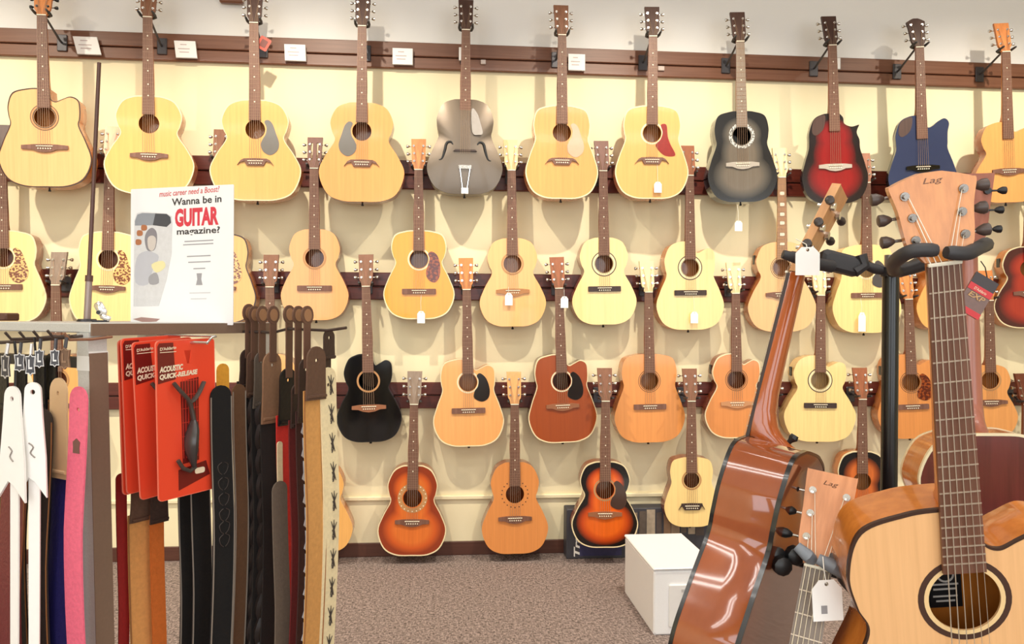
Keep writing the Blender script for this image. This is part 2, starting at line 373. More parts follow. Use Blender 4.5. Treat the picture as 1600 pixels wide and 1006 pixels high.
    # bridge
    bm = d.get('brm', ROSEW); bk_ = d.get('br', 'belly'); hw = d.get('brw', .088)
    if not d.get('nobridge'):
        if bk_ == 'belly': P = [(-hw, .008), (-hw, -.010), (-.055, -.012), (-.03, -.022), (0, -.026), (.03, -.022), (.055, -.012), (hw, -.010), (hw, .008), (.05, .013), (0, .014), (-.05, .013)]
        elif bk_ == 'rect': P = rrect(-hw, -.015, hw, .013, .003, 2)
        else: P = [(-hw, -.016), (-hw*.86, -.003), (-.052, .003), (-.040, -.018), (.040, -.018), (.052, .003), (hw*.86, -.003), (hw, -.016), (hw*.80, .008), (.055, .016), (0, .018), (-.055, .016), (-hw*.80, .008)]
        if bk_ != 'rect': P = P if sum(P[i][0]*P[(i+1) % len(P)][1]-P[(i+1) % len(P)][0]*P[i][1] for i in range(len(P))) > 0 else P[::-1]
        br = MB().plate([(x, z+zb) for x, z in P], [], y_b-0.009, y_b+0.001).build('bridge', bm, g, 30)
        MB().bbox((0, y_b-.0105, zb+.004), (.076, .005, .004), .001).build('saddle', BONE, br, 0)
        pp = MB()
        for i in range(6): pp.plate(circ((i-2.5)*.0112, zb-.008, .003, 8), [], y_b-.0135, y_b-.008)
        tag(pp.build('bridge_pins', BONE if not d.get('pins') else d['pins'], br, 0), kind='stuff')
    # neck with heel
    hn, hj = .0215, .0275; secs = []; zj = B
    fz = zs+rs*.92 if not d.get('fbend') else d['fbend']
    prof = [(L+.004, hn, .019), (L-.03, hn, .020), ((L+zj)/2, (hn+hj)/2, .022), (zj+.09, hj, .024), (zj+.055, hj, .028), (zj+.03, hj*.97, .038), (zj+.015, hj*.9, .052), (zj+.004, hj*.78, .070), (zj-.004, hj*.66, min(.088, dep-.006))]
    for z, h_, t in prof:
        q = []
        for k in range(13):
            an = math.pi*k/12; q.append((h_*math.cos(an), -.003+(t+.003)*math.sin(an)**.8 if 0 < k < 12 else -.003, z))
        secs.append(q)
    MB().loft(secs).build('neck', NECK, g, 40)
    # fretboard
    zf = [L, B, fz]; fbv = MB(); y1 = -.0095; yl = -.003 if not arch else -.002
    hw_at = lambda z: hn+(hj-hn)*min(1.25, (L-z)/(L-B))
    P = [(-hw_at(fz), fz), (hw_at(fz), fz), (hw_at(L), L), (-hw_at(L), L)]
    fb = fbv.plate(P, [], y1, yl if not arch else 0.0).build('fretboard', FB, g, 0)
    if not arch: MB().box((0, -.0015, (fz+B)/2), (2*hj*.98, .003, B-fz)).build('fretboard_extension', FB, fb, 0)
    MB().bbox((0, y1-.001, L+.002), (2*hn, .006, .005), .001).build('nut', BONE, fb, 0)
    scl = L-zb; k = 1; fr = MB()
    while True:
        z = L-scl*(1-2**(-k/12))
        if z < fz+.004 or k > 22: break
        x = hw_at(z)
        if big: MB().box((0, y1-.0005, z), (2*x, .0016, .0019)).build('fret', FRETW, fb, 0)
        else: fr.box((0, y1-.0005, z), (2*x, .0012, .0020))
        k += 1
    if not big: tag(fr.build('frets', FRETD, fb, 0), kind='stuff')
    inl = MB(); blk = d.get('blocks')
    for q in (3, 5, 7, 9, 12, 15):
        z = L-scl*(1-(2**(-q/12)+2**(-(q-1)/12))/2)
        if blk: inl.plate(rrect(-.012, z-.009, .012, z+.009, .005, 2), [], y1-.0005, y1+.001)
        else: inl.plate(circ(0, z, .0035, 8), [], y1-.0005, y1+.001)
    if not big: tag(inl.build('inlay_dots', BONE, fb, 0), kind='stuff')
    # headstock, tilted back
    hs = d.get('head', 'square'); HL = d.get('hl', .165); ta = math.tan(math.radians(d.get('htilt', 13))); tilt = lambda x, z: (z-L-.005)*ta
    hk = d.get('hs', 1.0); prof = HEADS[hs]; half = crom([(h_*(1 if t < .05 else hk), L+.005+t*HL) for t, h_ in prof], 4)
    hp = half + [(-x, z) for x, z in half[::-1]]
    sl = []
    if d.get('slots'): sl = [rrect(s*.014-.005, L+.05, s*.014+.005, L+.005+HL*.82, .004, 2) for s in (-1, 1)]
    hd = MB().plate(hp, sl, -.006, .010, tilt).build('headstock', HEADM, g, 40)
    if d.get('hveneer'): MB().plate([(x*.97, L+.005+(z-L-.005)*.985) for x, z in hp], sl, -.0075, -.0055, tilt).build('head_veneer', d['hveneer'], hd, 40)
    pm = d.get('pegm', CHROME); bmn = d.get('buttonm', pm); posts = []
    for i in range(3):
        for s in (-1, 1):
            z = L+.005+HL*(.27+.25*i); hw_ = None
            hwz = [h_ for t, h_ in prof if t <= .27+.25*i+.02][-1]*hk
            px = s*(hwz-.011); y = tilt(0, z); posts.append((px, y, z, s))
            p = MB().tube([(px, y-.0150, z), (px, y-.0065, z)], .0036, 8).tube([(px, y-.009, z), (px, y-.0055, z)], .0062, 10)
            p.tube([(px, y+.010, z), (px, y+.017, z)], .008, 8)
            p.tube([(px+s*.002, y+.013, z), (s*(hwz+.014), y+.013, z)], .0022, 6)
            q = MB().tube([(s*(hwz+.010), y+.013, z), (s*(hwz+.0135), y+.013, z), (s*(hwz+.020), y+.013, z), (s*(hwz+.027), y+.013, z), (s*(hwz+.0285), y+.013, z)], [.003, .0055, .0085, .0085, .006], 10, True, 1.0)
            pg = p.build('tuning_peg', pm, g, 40); q.build('button', bmn, pg, 40)
    # strings
    sm = MB(); ys = y1-.0030; order = [4, 2, 0, 1, 3, 5]; order = [0, 2, 4, 5, 3, 1]
    for i in range(6):
        x0 = (i-2.5)*.0107*(.86 if arch else 1); x1 = (i-2.5)*.0070
        s = -1 if i < 3 else 1; cand = [p for p in posts if p[3] == s]; cand.sort(key=lambda p: p[2]); pz = cand[(i if i < 3 else 5-i)]
        path = [(x0, y_b-.0125, zb-.006), (x0, y_b-.0132, zb+.004), (x1, ys, L+.002), (pz[0]+(-s)*.003, pz[1]-.011, pz[2])]
        r_ = (.0009-.0001*i) if big else .0009
        if d.get('nostr'): continue
        if big: MB().tube(path, r_, 5).build('string', STRING, g, 0)
        else: sm.tube(path, r_, 3, False)
    if not big and not d.get('nostr'): tag(sm.build('strings', STRD, g, 0), kind='stuff')
    # end pin
    MB().tube([(0, dep*.45, .002), (0, dep*.45, -.006), (0, dep*.45, -.010), (0, dep*.45, -.016)], [.005, .004, .007, .006], 8).build('end_pin', BLACK, g, 40)
    return g, hd, top, posts
def white_tag(label, p, yaw=0, w=.034, h=.055, string=.05, lines=False, lean=0, tie=None):
    m = Matrix.Translation(p) @ Matrix.Rotation(yaw, 4, 'Z') @ Matrix.Rotation(lean, 4, 'Y')
    t = thing('price_tag', label, 'price tag', m)
    P = [(-w/2, -h), (w/2, -h), (w/2, -h*.22), (w*.25, 0), (-w*.25, 0), (-w/2, -h*.22)]
    MB().plate(P, [circ(0, -h*.10, w*.07, 10)], -.0006, .0006).build('card', PAPER, t, 0)
    MB().tube([(0, .001, -h*.10), (-w*.06, 0, string*.5), tie or (0, 0.004, string)], .0009, 5).build('string', TAGSTR, t, 0)
    if lines:
        GR = mat('print_grey', (150, 148, 150), .7); MB().box((-w*.12, -.0008, -h*.72), (w*.2, .0006, h*.2)).build('print', GR, t, 0)
    return t

# wood palette
def T(c): return wood('top_%d_%d_%d' % c, c, .30, .4, .06)
NAT = T((238, 178, 104)); NATY = T((236, 178, 102)); PEACH = T((238, 180, 122)); PALE = T((250, 218, 148)); CEDAR = T((226, 150, 84)); GOLD = T((240, 158, 28)); HONEY = T((232, 164, 94)); MAHT = T((158, 72, 26))
BLKL = mat('black_lacquer', (9, 9, 10), .10, 0, .6)
S_OR = wood('side_orange', (206, 128, 62), .25, .4, .12, axis=(40, 40, 2)); S_MH = wood('side_mahogany', (148, 76, 38), .25, .4, .16, axis=(40, 40, 2)); S_DK = wood('side_dark', (92, 44, 26), .25, .4, .16); S_PALE = wood('side_pale', (234, 192, 124), .25, .4, .08)
N_MH = wood('neck_mahogany', (152, 88, 52), .5, .03, .14); N_PALE = wood('neck_maple', (240, 206, 148), .35, .2, .06); N_OR = wood('neck_orange', (214, 138, 76), .35, .2, .1)
H_DK = wood('head_dark', (70, 44, 36), .5, .03, .2); H_BR = wood('head_brown', (132, 88, 64), .5, .03, .15); H_GR = wood('head_grey', (142, 124, 110), .5, .03, .12); H_CR = wood('head_cream', (248, 224, 172), .55, .02, .05); H_OR = wood('head_orange', (208, 130, 68), .5, .03, .12); H_RD = wood('head_red', (104, 52, 32), .5, .03, .2)
RB = [(EBONY, 1.04, 1.10), (EBONY, 1.22, 1.27)]; RDK = [(EBONY, 1.03, 1.12), (mat('ros_tan', (190, 140, 90), .4), 1.12, 1.30), (EBONY, 1.30, 1.36)]
RTHIN = [(mat('ros_tan', (190, 140, 90), .4), 1.05, 1.25)]; RBIG = [(EBONY, 1.02, 1.06), (mat('ros_white', (245, 228, 180), .4), 1.06, 1.30), (EBONY, 1.30, 1.40)]
RWH = [(mat('ros_cream', (240, 225, 190), .4), 1.06, 1.22)]; RSIL = [(spotted('silver_floral', (220, 220, 215), (110, 108, 104), 130), 1.08, 1.42)]
B_DK = mat('bind_dark', (66, 44, 34), .3); B_CR = mat('bind_cream', (240, 222, 180), .3); B_BK = mat('bind_black', (24, 22, 22), .25, 0, .4)
METALTOP = mat('steel_body', (118, 106, 94), .36, .8, .15, .10, 6)

D1, D2, D3, D4 = .245, .137, .14, .165
# key, rail, nut, bot, topy, hw, soundhole y, bridge y, offset, looks, label, short name
G = []
def add(*a, **k): G.append((a, k))
add(0, (66,25), (72,292), 138, 67, 183, 230, D1, 'peach cutaway guitar at the left end of the top row', 'peach cutaway acoustic guitar with dark ringed soundhole, leftmost in the top row', style='dread', cut='round', top=PEACH, side=S_OR, neckm=N_OR, headm=H_OR, ros=RDK, bind=B_DK, brw=.105, head='flare', yaw=5, pegm=BLACK)
add(0, (231,28), (234,303), 150, 66, 193, 243, D1, 'plain jumbo second from left in the top row', 'yellow jumbo acoustic guitar without pickguard, second from left in the top row', style='jumbo', top=NATY, side=S_OR, neckm=N_OR, headm=H_BR, bind=B_CR, yaw=6)
add(0, (397,37), (400,313), 156, 69, 202, 253, D1, 'jumbo with the grey right-hand pickguard', 'yellow jumbo acoustic guitar with grey teardrop pickguard right of its soundhole', style='jumbo', top=NATY, side=S_OR, neckm=N_MH, headm=H_DK, pg=('tear', PGGREY, 1), br='mous', bind=B_CR, yaw=2)
add(0, (566,42), (565,315), 160, 66, 205, 255, D1, 'left-handed jumbo with the grey pickguard', 'honey jumbo acoustic guitar with grey pickguard left of its soundhole, top row', style='jumbo', top=HONEY, side=S_MH, neckm=N_MH, headm=H_DK, pg=('tear', PGGREY, -1), br='mous', hveneer=H_DK)
add(0, (728,48), (726,303), 155, 59, 0, 240, D1, 'steel-grey archtop', 'steel-grey archtop guitar with f-holes and chrome tailpiece in the top row', style='om', top=METALTOP, side=METALTOP, neckm=N_MH, headm=H_DK, arch=.022, name='archtop_guitar', hveneer=H_DK, nobridge=True, fbend_y=185, b=.70)
add(0, (878,56), (878,310), 165, 57, 207, 252, D1, 'dreadnought with the pinkish pickguard', 'natural dreadnought guitar with pale pinkish pickguard in the top row', style='dread', top=HONEY, side=S_OR, neckm=N_MH, headm=H_BR, pg=('tear', PGPINK, 1), br='mous', bind=B_CR)
add(0, (1020,58), (1018,310), 165, 57, 208, 251, D1, 'dreadnought with the red pickguard', 'natural dreadnought guitar with red wing pickguard in the top row', style='dread', top=NATY, side=S_OR, neckm=N_MH, headm=H_DK, pg=('wing', PGRED, 1), br='mous', bind=B_CR, ros=RWH, yaw=-5)
add(0, (1156,66), (1161,315), 174, 54, 212, 257, D1, 'charcoal dreadnought', 'charcoal grey sunburst guitar with silver floral soundhole ring in the top row', style='dread', top=('burst', (112, 102, 90), (84, 78, 70), (26, 24, 24)), side=BLKL, neckm=N_MH, headm=H_DK, fb=wood('fb_grey', (150, 138, 126), .3, .2), ros=RSIL, brm=mat('bridge_silver', (176, 166, 154), .3), bind=B_BK, yaw=-4)
add(0, (1300,72), (1306,318), 177, 52, 0, 260, D1, 'dark red pointed-cutaway guitar', 'dark red sunburst guitar with pointed cutaway in the top row', style='om', cut='sharp', top=('burst', (140, 20, 22), (112, 16, 18), (24, 12, 14)), side=BLKL, neckm=N_MH, headm=H_DK, nohole=True, bowl=True, brm=mat('bridge_silver', (176, 166, 154), .3), epaulet=H_DK, fbend_y=205, dep=.12, yaw=-4, b=.78)
add(0, (1436,75), (1443,316), 180, 53, 0, 262, D1, 'blue bowl-back guitar', 'dark blue cutaway guitar with glossy black bowl back in the top row', style='om', cut='wide', top=mat('blue_lacquer', (50, 60, 94), .18, .2, .5), side=BLKL, neckm=N_MH, headm=H_DK, nohole=True, bowl=True, brm=BLKL, epaulet=H_DK, fbend_y=217, dep=.13, head='flare', yaw=-7, b=.75)
add(0, (1571,82), (1577,316), 190, 54, 0, 267, D1, 'orange thin-body cutaway at the right end of the top row', 'orange thin-body cutaway guitar without soundhole at right end of top row', style='om', cut='round', top=HONEY, side=wood('side_redburst', (176, 84, 34), .25, .4), neckm=N_OR, headm=H_OR, nohole=True, fbend_y=217, yaw=-7, dep=.075)
# second row
TG = ('tear', TORT, 1)
add(1, (3,246), (6,505), 360, 61, 402, 448, D2, 'speckled-guard dreadnought at the left edge', 'pale dreadnought with speckled pickguard at the left end of the second row', style='dread', top=PALE, side=S_MH, neckm=N_MH, headm=H_DK, pg=TG, ros=RWH, br='rect', bind=B_CR, yaw=6)
add(1, (172,248), (167,510), 362, 57, 405, 450, D2, 'speckled-guard dreadnought left of the poster', 'pale dreadnought with speckled pickguard just left of the magazine poster', style='dread', top=PALE, side=S_MH, neckm=N_MH, headm=N_OR, pg=TG, ros=RWH, br='belly', bind=B_CR)
add(1, (343,252), (341,505), 364, 57, 405, 450, D2, 'guitar half hidden by the poster', 'yellow dreadnought with speckled pickguard mostly hidden behind the magazine poster', style='dread', top=NATY, side=S_OR, neckm=N_MH, headm=H_BR, pg=TG, bind=B_DK)
add(1, (491,264), (492,500), 358, 52, 403, 450, D2, 'small slotted-head guitar', 'small peach guitar with slotted headstock in the second row', style='om', top=T((236, 170, 104)), side=S_MH, neckm=N_MH, headm=H_RD, slots=True, ros=RTHIN, br='rect')
add(1, (654,266), (655,498), 360, 55, 405, 455, D2, 'golden guitar', 'golden yellow guitar with oval tortoiseshell pickguard in the second row', style='dread', top=GOLD, side=S_MH, neckm=N_MH, headm=H_OR, pg=('oval', TORTR, 1), ros=RWH, br='rect', bind=B_CR, b_=.66)
add(1, (799,267), (802,510), 372, 52, 412, 455, D2, 'plain natural guitar right of the golden one', 'plain light natural guitar right of the golden one, second row', style='om', top=T((240, 182, 112)), side=S_OR, neckm=N_PALE, headm=N_PALE, ros=RTHIN, br='belly', brm=mat('bridge_tan', (176, 120, 70), .4))
add(1, (942,268), (945,507), 371, 51, 412, 451, D2, 'pale guitar with the wide soundhole ring', 'pale guitar without cutaway with wide ringed soundhole, second row centre', style='om', top=PALE, side=S_MH, neckm=N_MH, headm=H_RD, ros=RBIG, br='rect', brm=EBONY)
add(1, (1077,275), (1079,515), 377, 54, 418, 457, D2, 'pale cutaway with the wide soundhole ring', 'pale cutaway guitar with wide ringed soundhole in the second row', style='om', cut='round', top=PALE, side=S_OR, neckm=N_MH, headm=N_MH, ros=RBIG, br='rect', brm=EBONY, b_=.7)
add(1, (1221,278), (1222,518), 378, 53, 418, 460, D2, 'guitar with oval fret inlays', 'natural guitar with large pale neck inlays behind the sideways guitar', style='om', top=T((232, 178, 112)), side=S_OR, neckm=N_PALE, headm=H_CR, blocks=True, fb=wood('fb_light', (170, 130, 95), .4, .1), ros=RB, yaw=-6)
add(1, (1353,286), (1355,520), 382, 54, 420, 461, D2, 'pale guitar with the black pickguard', 'pale dreadnought with black pickguard behind the stand\'s upper arm', style='dread', top=PALE, side=S_PALE, neckm=N_MH, headm=N_MH, pg=('wide', mat('pickguard_slate', (78, 74, 76), .2), 1), ros=RWH, br='rect', yaw=-4)
add(1, (1479,290), (1480,516), 384, 50, 420, 461, D2, 'guitar hidden by the big neck', 'yellow guitar in the second row almost hidden by the foreground neck', style='om', top=NATY, side=S_OR, neckm=N_MH, headm=N_OR, ros=RTHIN)
add(1, (1607,294), (1609,512), 385, 53, 420, 458, D2, 'dark red sunburst at the right edge', 'dark red sunburst guitar cut off by the right edge, second row', style='om', top=('burst', (170, 44, 22), (140, 28, 18), (70, 12, 12)), side=S_OR, neckm=N_MH, headm=H_DK, bind=B_CR, yaw=-10)
# third row
add(2, (88,446), (90,690), 553, 52, 594, 634, D3, 'guitar above the rack with the open-book head', 'brown-headed guitar rising behind the strap rack, left end of third row', style='om', top=NAT, side=S_MH, neckm=N_MH, headm=H_GR, ros=RTHIN)
add(2, (422,449), (424,690), 553, 52, 594, 634, D3, 'guitar behind the strap hooks', 'brown-headed guitar mostly hidden behind the hanging straps, third row', style='om', top=NAT, side=S_MH, neckm=N_MH, headm=H_BR, ros=RTHIN)
add(2, (572,448), (578,690), 553, 50, 595, 636, D3, 'black cutaway', 'glossy black cutaway guitar beside the strap rack', style='om', cut='round', top=BLKL, side=BLKL, neckm=N_MH, headm=H_BR, ros=RTHIN, brm=mat('bridge_tan2', (150, 96, 64), .4), bind=B_BK)
add(2, (729,453), (733,697), 560, 55, 597, 641, D3, 'natural cutaway with the black pickguard', 'natural cutaway guitar with black pickguard in the third row', style='dread', cut='round', top=T((240, 174, 106)), side=S_OR, neckm=N_MH, headm=H_OR, pg=('wide', PGBLK, 1), ros=RWH, br='rect', bind=B_CR)
add(2, (873,451), (881,691), 553, 54, 595, 634, D3, 'red-brown mahogany cutaway', 'red-brown mahogany cutaway guitar with black pickguard in the third row', style='dread', cut='round', top=MAHT, side=S_DK, neckm=N_MH, headm=N_MH, pg=('wide', PGBLK, 1), ros=RWH, brm=mat('bridge_tan2', (150, 96, 64), .4), bind=B_CR)
add(2, (1013,457), (1016,691), 553, 56, 595, 635, D3, 'cedar dreadnought', 'plain orange cedar dreadnought right of the red-brown guitar, third row', style='dread', top=T((230, 154, 86)), side=S_OR, neckm=N_MH, headm=H_CR, ros=RB, br='rect')
add(2, (1149,459), (1152,684), 552, 50, 593, 630, D3, 'cedar cutaway', 'orange cedar cutaway guitar behind the sideways foreground guitar, third row', style='om', cut='round', top=T((222, 144, 78)), side=S_MH, neckm=N_MH, headm=H_CR, ros=RB, brm=mat('bridge_tan3', (196, 140, 96), .4), bind=B_CR, yaw=-5)
add(2, (1282,462), (1281,690), 555, 56, 594, 633, D3, 'pale jumbo cutaway', 'pale cream jumbo cutaway guitar left of the stand post, third row', style='jumbo', cut='round', top=PALE, side=S_PALE, neckm=N_MH, headm=H_CR, ros=RBIG, br='rect', brm=EBONY, yaw=-6)
add(2, (1419,468), (1427,685), 553, 53, 597, 635, D3, 'cedar guitar right of the stand post', 'orange cutaway guitar with red tortoise pickguard right of the stand post', style='dread', cut='round', top=T((222, 146, 78)), side=S_OR, neckm=N_MH, headm=N_OR, pg=('wide', TORTR, 1), ros=RB, br='rect', yaw=-8)
add(2, (1545,470), (1549,682), 570, 41, 594, 628, D3, 'guitar at the right end of the third row', 'natural guitar at the right end of the third row', style='om', top=T((230, 160, 92)), side=S_OR, neckm=N_MH, headm=H_OR, ros=RTHIN, yaw=-8)
# bottom row
add(3, (499,628), (497,864), 726, 53, 777, 814, D4, 'guitar behind the barbed-wire strap', 'light natural guitar mostly hidden behind the cream strap, bottom row', style='parlor', top=NATY, side=S_OR, neckm=N_MH, headm=H_OR, ros=RTHIN)
add(3, (647,632), (643,868), 727, 53, 778, 815, D4, 'amber sunburst', 'amber red sunburst parlor guitar in the bottom row', style='parlor', top=('burst', (222, 116, 46), (208, 92, 34), (146, 56, 24)), side=S_MH, neckm=N_MH, headm=H_GR, dots=BONE, ros=[(mat('ros_tan', (190, 140, 90), .4), 1.1, 1.6)], bind=B_CR)
add(3, (804,632), (805,865), 722, 52, 772, 810, D4, 'plain cedar parlor', 'plain orange cedar parlor guitar with dotted soundhole ring in the bottom row', style='parlor', top=T((222, 144, 78)), side=S_MH, neckm=N_MH, headm=T((228, 166, 100)), dots=EBONY)
add(3, (946,627), (945,855), 721, 52, 765, 803, .25, 'black and orange sunburst', 'black and orange sunburst guitar in front of the dark box', style='om', top=('burst', (232, 104, 24), (196, 70, 16), (18, 14, 14)), side=S_MH, neckm=N_MH, headm=H_BR, pg=('wide', mat('pickguard_brown', (70, 50, 44), .2), 1), ros=RTHIN, brm=mat('bridge_tan2', (150, 96, 64), .4), bind=B_CR, yaw=-3)
add(3, (1080,627), (1081,823), 714, 43, 750, 791, .22, 'small cream guitar', 'small cream guitar with moustache bridge above the white storage box', style='dread', top=PALE, side=S_MH, neckm=N_MH, headm=H_BR, br='mous', brm=EBONY, brw=.07, ros=RTHIN, rs=.042, yaw=-4)
add(3, (1209,622), (1209,850), 716, 45, 765, 800, D4, 'guitar behind the sideways guitar', 'orange guitar almost hidden behind the sideways foreground guitar, bottom row', style='om', top=T((230, 162, 96)), side=S_OR, neckm=N_MH, headm=N_MH, ros=RTHIN)
add(3, (1347,624), (1347,846), 705, 49, 752, 795, D4, 'black sunburst left of the stand post', 'black edged sunburst guitar left of the stand post, bottom row', style='om', top=('burst', (210, 110, 50), (150, 70, 30), (18, 14, 14)), side=S_OR, neckm=N_MH, headm=N_MH, bind=B_CR, yaw=-8)
add(3, (1603,632), (1605,850), 716, 45, 765, 800, D4, 'guitar with the dark head at the right edge', 'guitar with dark red headstock at the right end of the bottom row', style='om', top=NAT, side=S_MH, neckm=N_MH, headm=H_RD, ros=RTHIN)

HG = mat('hanger_metal', (78, 76, 80), .4, .5)
GUI = []
for (rail, nut, bot, ty, hw, sy, by, dd, short, label), k in G:
    k = dict(k); pn, pb = PW(*nut, dd), PW(*bot, dd)
    ax = pn-pb; k['L'] = ax.length; k['B'] = k['L']*(bot[1]-ty)/(bot[1]-nut[1])
    depth = (pb-CAM).dot(fw); k['a'] = hw*depth/F*1.0
    fy = lambda y: k['L']*(bot[1]-y)/(bot[1]-nut[1])
    if sy: k['zs'] = fy(sy)
    k['zb'] = fy(by)
    if 'fbend_y' in k: k['fbend'] = fy(k['fbend_y'])
    if 'b' in k: k['b'] *= k['a']
    if 'b_' in k: k['b'] = k.pop('b_')*k['a']
    k['group'] = ('top', 'second', 'third', 'bottom')[rail]+' row of wall guitars'
    if isinstance(k['top'], tuple):
        _, c0, c1, c2 = k['top']; st = k['style']; a = k['a']; b = k.get('b', a*{'dread': .735, 'om': .62, 'jumbo': .63, 'parlor': .64}[st]); c = a*.75
        k['top'] = wood('burst_%s' % short.replace(' ', '_'), c0, .2, .5, .08, (c2, c1, a, b, c, k['B']))
    yaw = math.radians(k.get('yaw', 0)); front = Vector((math.sin(-yaw), -math.cos(yaw), 0))
    front = Vector((math.sin(yaw), -math.cos(yaw), 0))
    k.setdefault('rs', .048)
    M_ = frame(pb, ax, front)
    g, hd, top, posts = guitar(label, M_, k)
    GUI.append((g, short, pn, dd, rail, k))
    L, B, a = k['L'], k['B'], k['a']
    if k.get('epaulet'):                                        # leaf shaped sound-hole panel on the upper bout
        P = crom([(-.93*a*.72, .80*B), (-.80*a*.75, .93*B), (-.40*a*.75, .985*B), (-.26*a, .93*B), (-.34*a, .82*B), (-.55*a, .76*B)], 5, True)
        MB().plate(P[::-1], [], -.0012, .001).build('sound_hole_panel', k['epaulet'], top, 30)
    if k.get('arch'):
        ar = k['arch']; cz = .48*B
        def ysurf(x, z):
            s = min(1, math.sqrt((x/(a*.86))**2+((z-cz)/(.55*B))**2)); return -ar*(1-s**2.2)
        for s in (-1, 1):
            pth = crom([(s*.045, .60*B), (s*.052, .625*B), (s*.064, .622*B), (s*.070, .595*B), (s*.074, .54*B), (s*.080, .48*B), (s*.086, .445*B), (s*.098, .435*B), (s*.106, .455*B)], 4)
            pth = [(x*1.38, z-.085*B) for x, z in pth]
            MB().tube([(x, ysurf(x, z)-.0005, z) for x, z in pth], [.0035+.0035*math.sin(math.pi*i/(len(pth)-1)) for i in range(len(pth))], 6, True).build('f_hole', BLACK, top, 40)
        br = MB().plate([(-.06, .44*B), (.06, .44*B), (.05, .458*B), (-.05, .458*B)], [], -ar-.010, -ar+.008).build('bridge', EBONY, g, 0)
        tp = MB().tube([(-.026, -ar-.004, .27*B), (-.010, -.012, .03*B)], .004, 6).tube([(.026, -ar-.004, .27*B), (.010, -.012, .03*B)], .004, 6).box((0, -ar-.004, .275*B), (.064, .010, .018)).box((0, -.006, .03*B), (.036, .020, .03))
        tp.build('tailpiece', CHROME, g, 40)
        P = crom([(.032, .88*B), (.060, .84*B), (.082, .70*B), (.088, .63*B), (.07, .615*B), (.036, .64*B)], 5, True)
        MB().plate(P[::-1] if sum(P[i][0]*P[(i+1) % len(P)][1]-P[(i+1) % len(P)][0]*P[i][1] for i in range(len(P))) < 0 else P, [], -ar-.008, -ar-.005).build('pickguard', mat('pickguard_steel', (168, 160, 152), .15, .3), g, 30)
    if k.get('cut') and not k.get('nohole') and k.get('yaw', 0) < 0 or 'oval' in short or 'red sunburst at' in short:   # pickup controls let into the side
        MB().bbox((-a*(.775 if k['style'] == 'dread' else .74), k.get('dep', .098)*.5, .81*B), (.006, .036, .050), .0015).build('preamp_panel', BLACK, g, 0)
    # wall hanger: plate on the rail, arm, rubber yoke around the headstock throat
    zr = RAILS[rail]
    hp = M_ @ Vector((0, .026, L+.012)); hx = hp.x
    hg = thing('guitar_hanger', 'black wall hanger holding the '+short, 'hanger', Matrix.Translation((hx, -.028, zr)), 'wall hangers on the rails')
    MB().bbox((0, -.005, 0), (.05, .009, .085), .003).build('plate', HG, hg, 0)
    loc = hp-Vector((hx, -.028, zr)); dn = Vector((0, -.01, -.004))
    MB().tube([(0, -.006, .0), (0, -.03, .004), loc+Vector((0, .018, -.006)), loc+Vector((0, .008, 0))], .0055, 8).build('arm', HG, hg, 40)
    yk = [(s*.034, -.062, .012) for s in (1,)]
    pth = [Vector((.034, -.058, .010)), Vector((.034, -.02, .004)), Vector((.030, .004, .002)), Vector((.015, .012, 0)), Vector((-.015, .012, 0)), Vector((-.030, .004, .002)), Vector((-.034, -.02, .004)), Vector((-.034, -.058, .010))]
    MB().tube([loc+p for p in pth], [.005, .007, .007, .007, .007, .007, .007, .005], 8).build('yoke', RUBBER, hg, 40)

# ------------------------------------------------------------------ price cards and tags on the wall
for (x, y, w_, h_, sk, sh) in ((136, 71, 36, 27, .10, 'right of the peach cutaway guitar'), (290, 77, 32, 26, .05, 'right of the plain yellow jumbo'), (461, 82, 32, 25, .02, 'right of the jumbo with right-hand pickguard'), (629, 88, 31, 25, 0, 'right of the honey left-handed jumbo'), (901, 97, 26, 25, 0, 'right of the dreadnought with pinkish pickguard'), (722, 84, 10, 20, 0, 'half hidden behind the archtop neck'), (1309, 99, 8, 17, 0, 'half hidden behind the dark red guitar neck')):
    dd = .05; p = PW(x, y, dd); dp = (p-CAM).dot(fw)/F
    t = thing('price_card', 'white price card on the top rail '+sh, 'price card', Matrix.Translation(p), 'price cards on the top rail')
    w2, h2 = w_*dp/2, h_*dp/2; s2 = sk*w_*dp
    MB().plate([(-w2+s2, -h2), (w2+s2, -h2), (w2-s2, h2), (-w2-s2, h2)], [], -.001, .001).build('card', PAPER, t, 0)
    MB().plate([(-w2+s2*.8, -h2-.004), (w2+s2*.8+.003, -h2-.004), (w2-s2+.003, h2), (-w2-s2, h2)], [], .001, .003).build('holder', mat('acrylic_grey', (150, 138, 128), .2), t, 0)
    MB().tube([(0, .002, 0), (0, .022, 0)], .006, 8).build('clip', STEEL, t, 0)
    if w_ > 20:
        GR = mat('print_faint', (196, 176, 172), .7)
        for i, (u, ww) in enumerate(((.55, .30), (.05, .55), (-.35, .45))):
            MB().box((-w2*.15-s2*u, -.0013, h2*u), (w2*2*ww, .0006, h2*.10)).build('print', GR, t, 0)
for (x, y, w_) in ((755, 97, 8), (1033, 107, 10)):
    p = PW(x, y, .034); dp = (p-CAM).dot(fw)/F
    o = MB().bbox((0, 0, 0), (w_*dp, .012, 7*dp), .002).build('rail_clip', mat('clip_clear', (205, 190, 182), .2), None, 0); o.location = p
    tag(o, 'small clear plastic clip on the top rail right of the '+('archtop guitar' if x < 800 else 'guitar with the red pickguard'), 'clip')
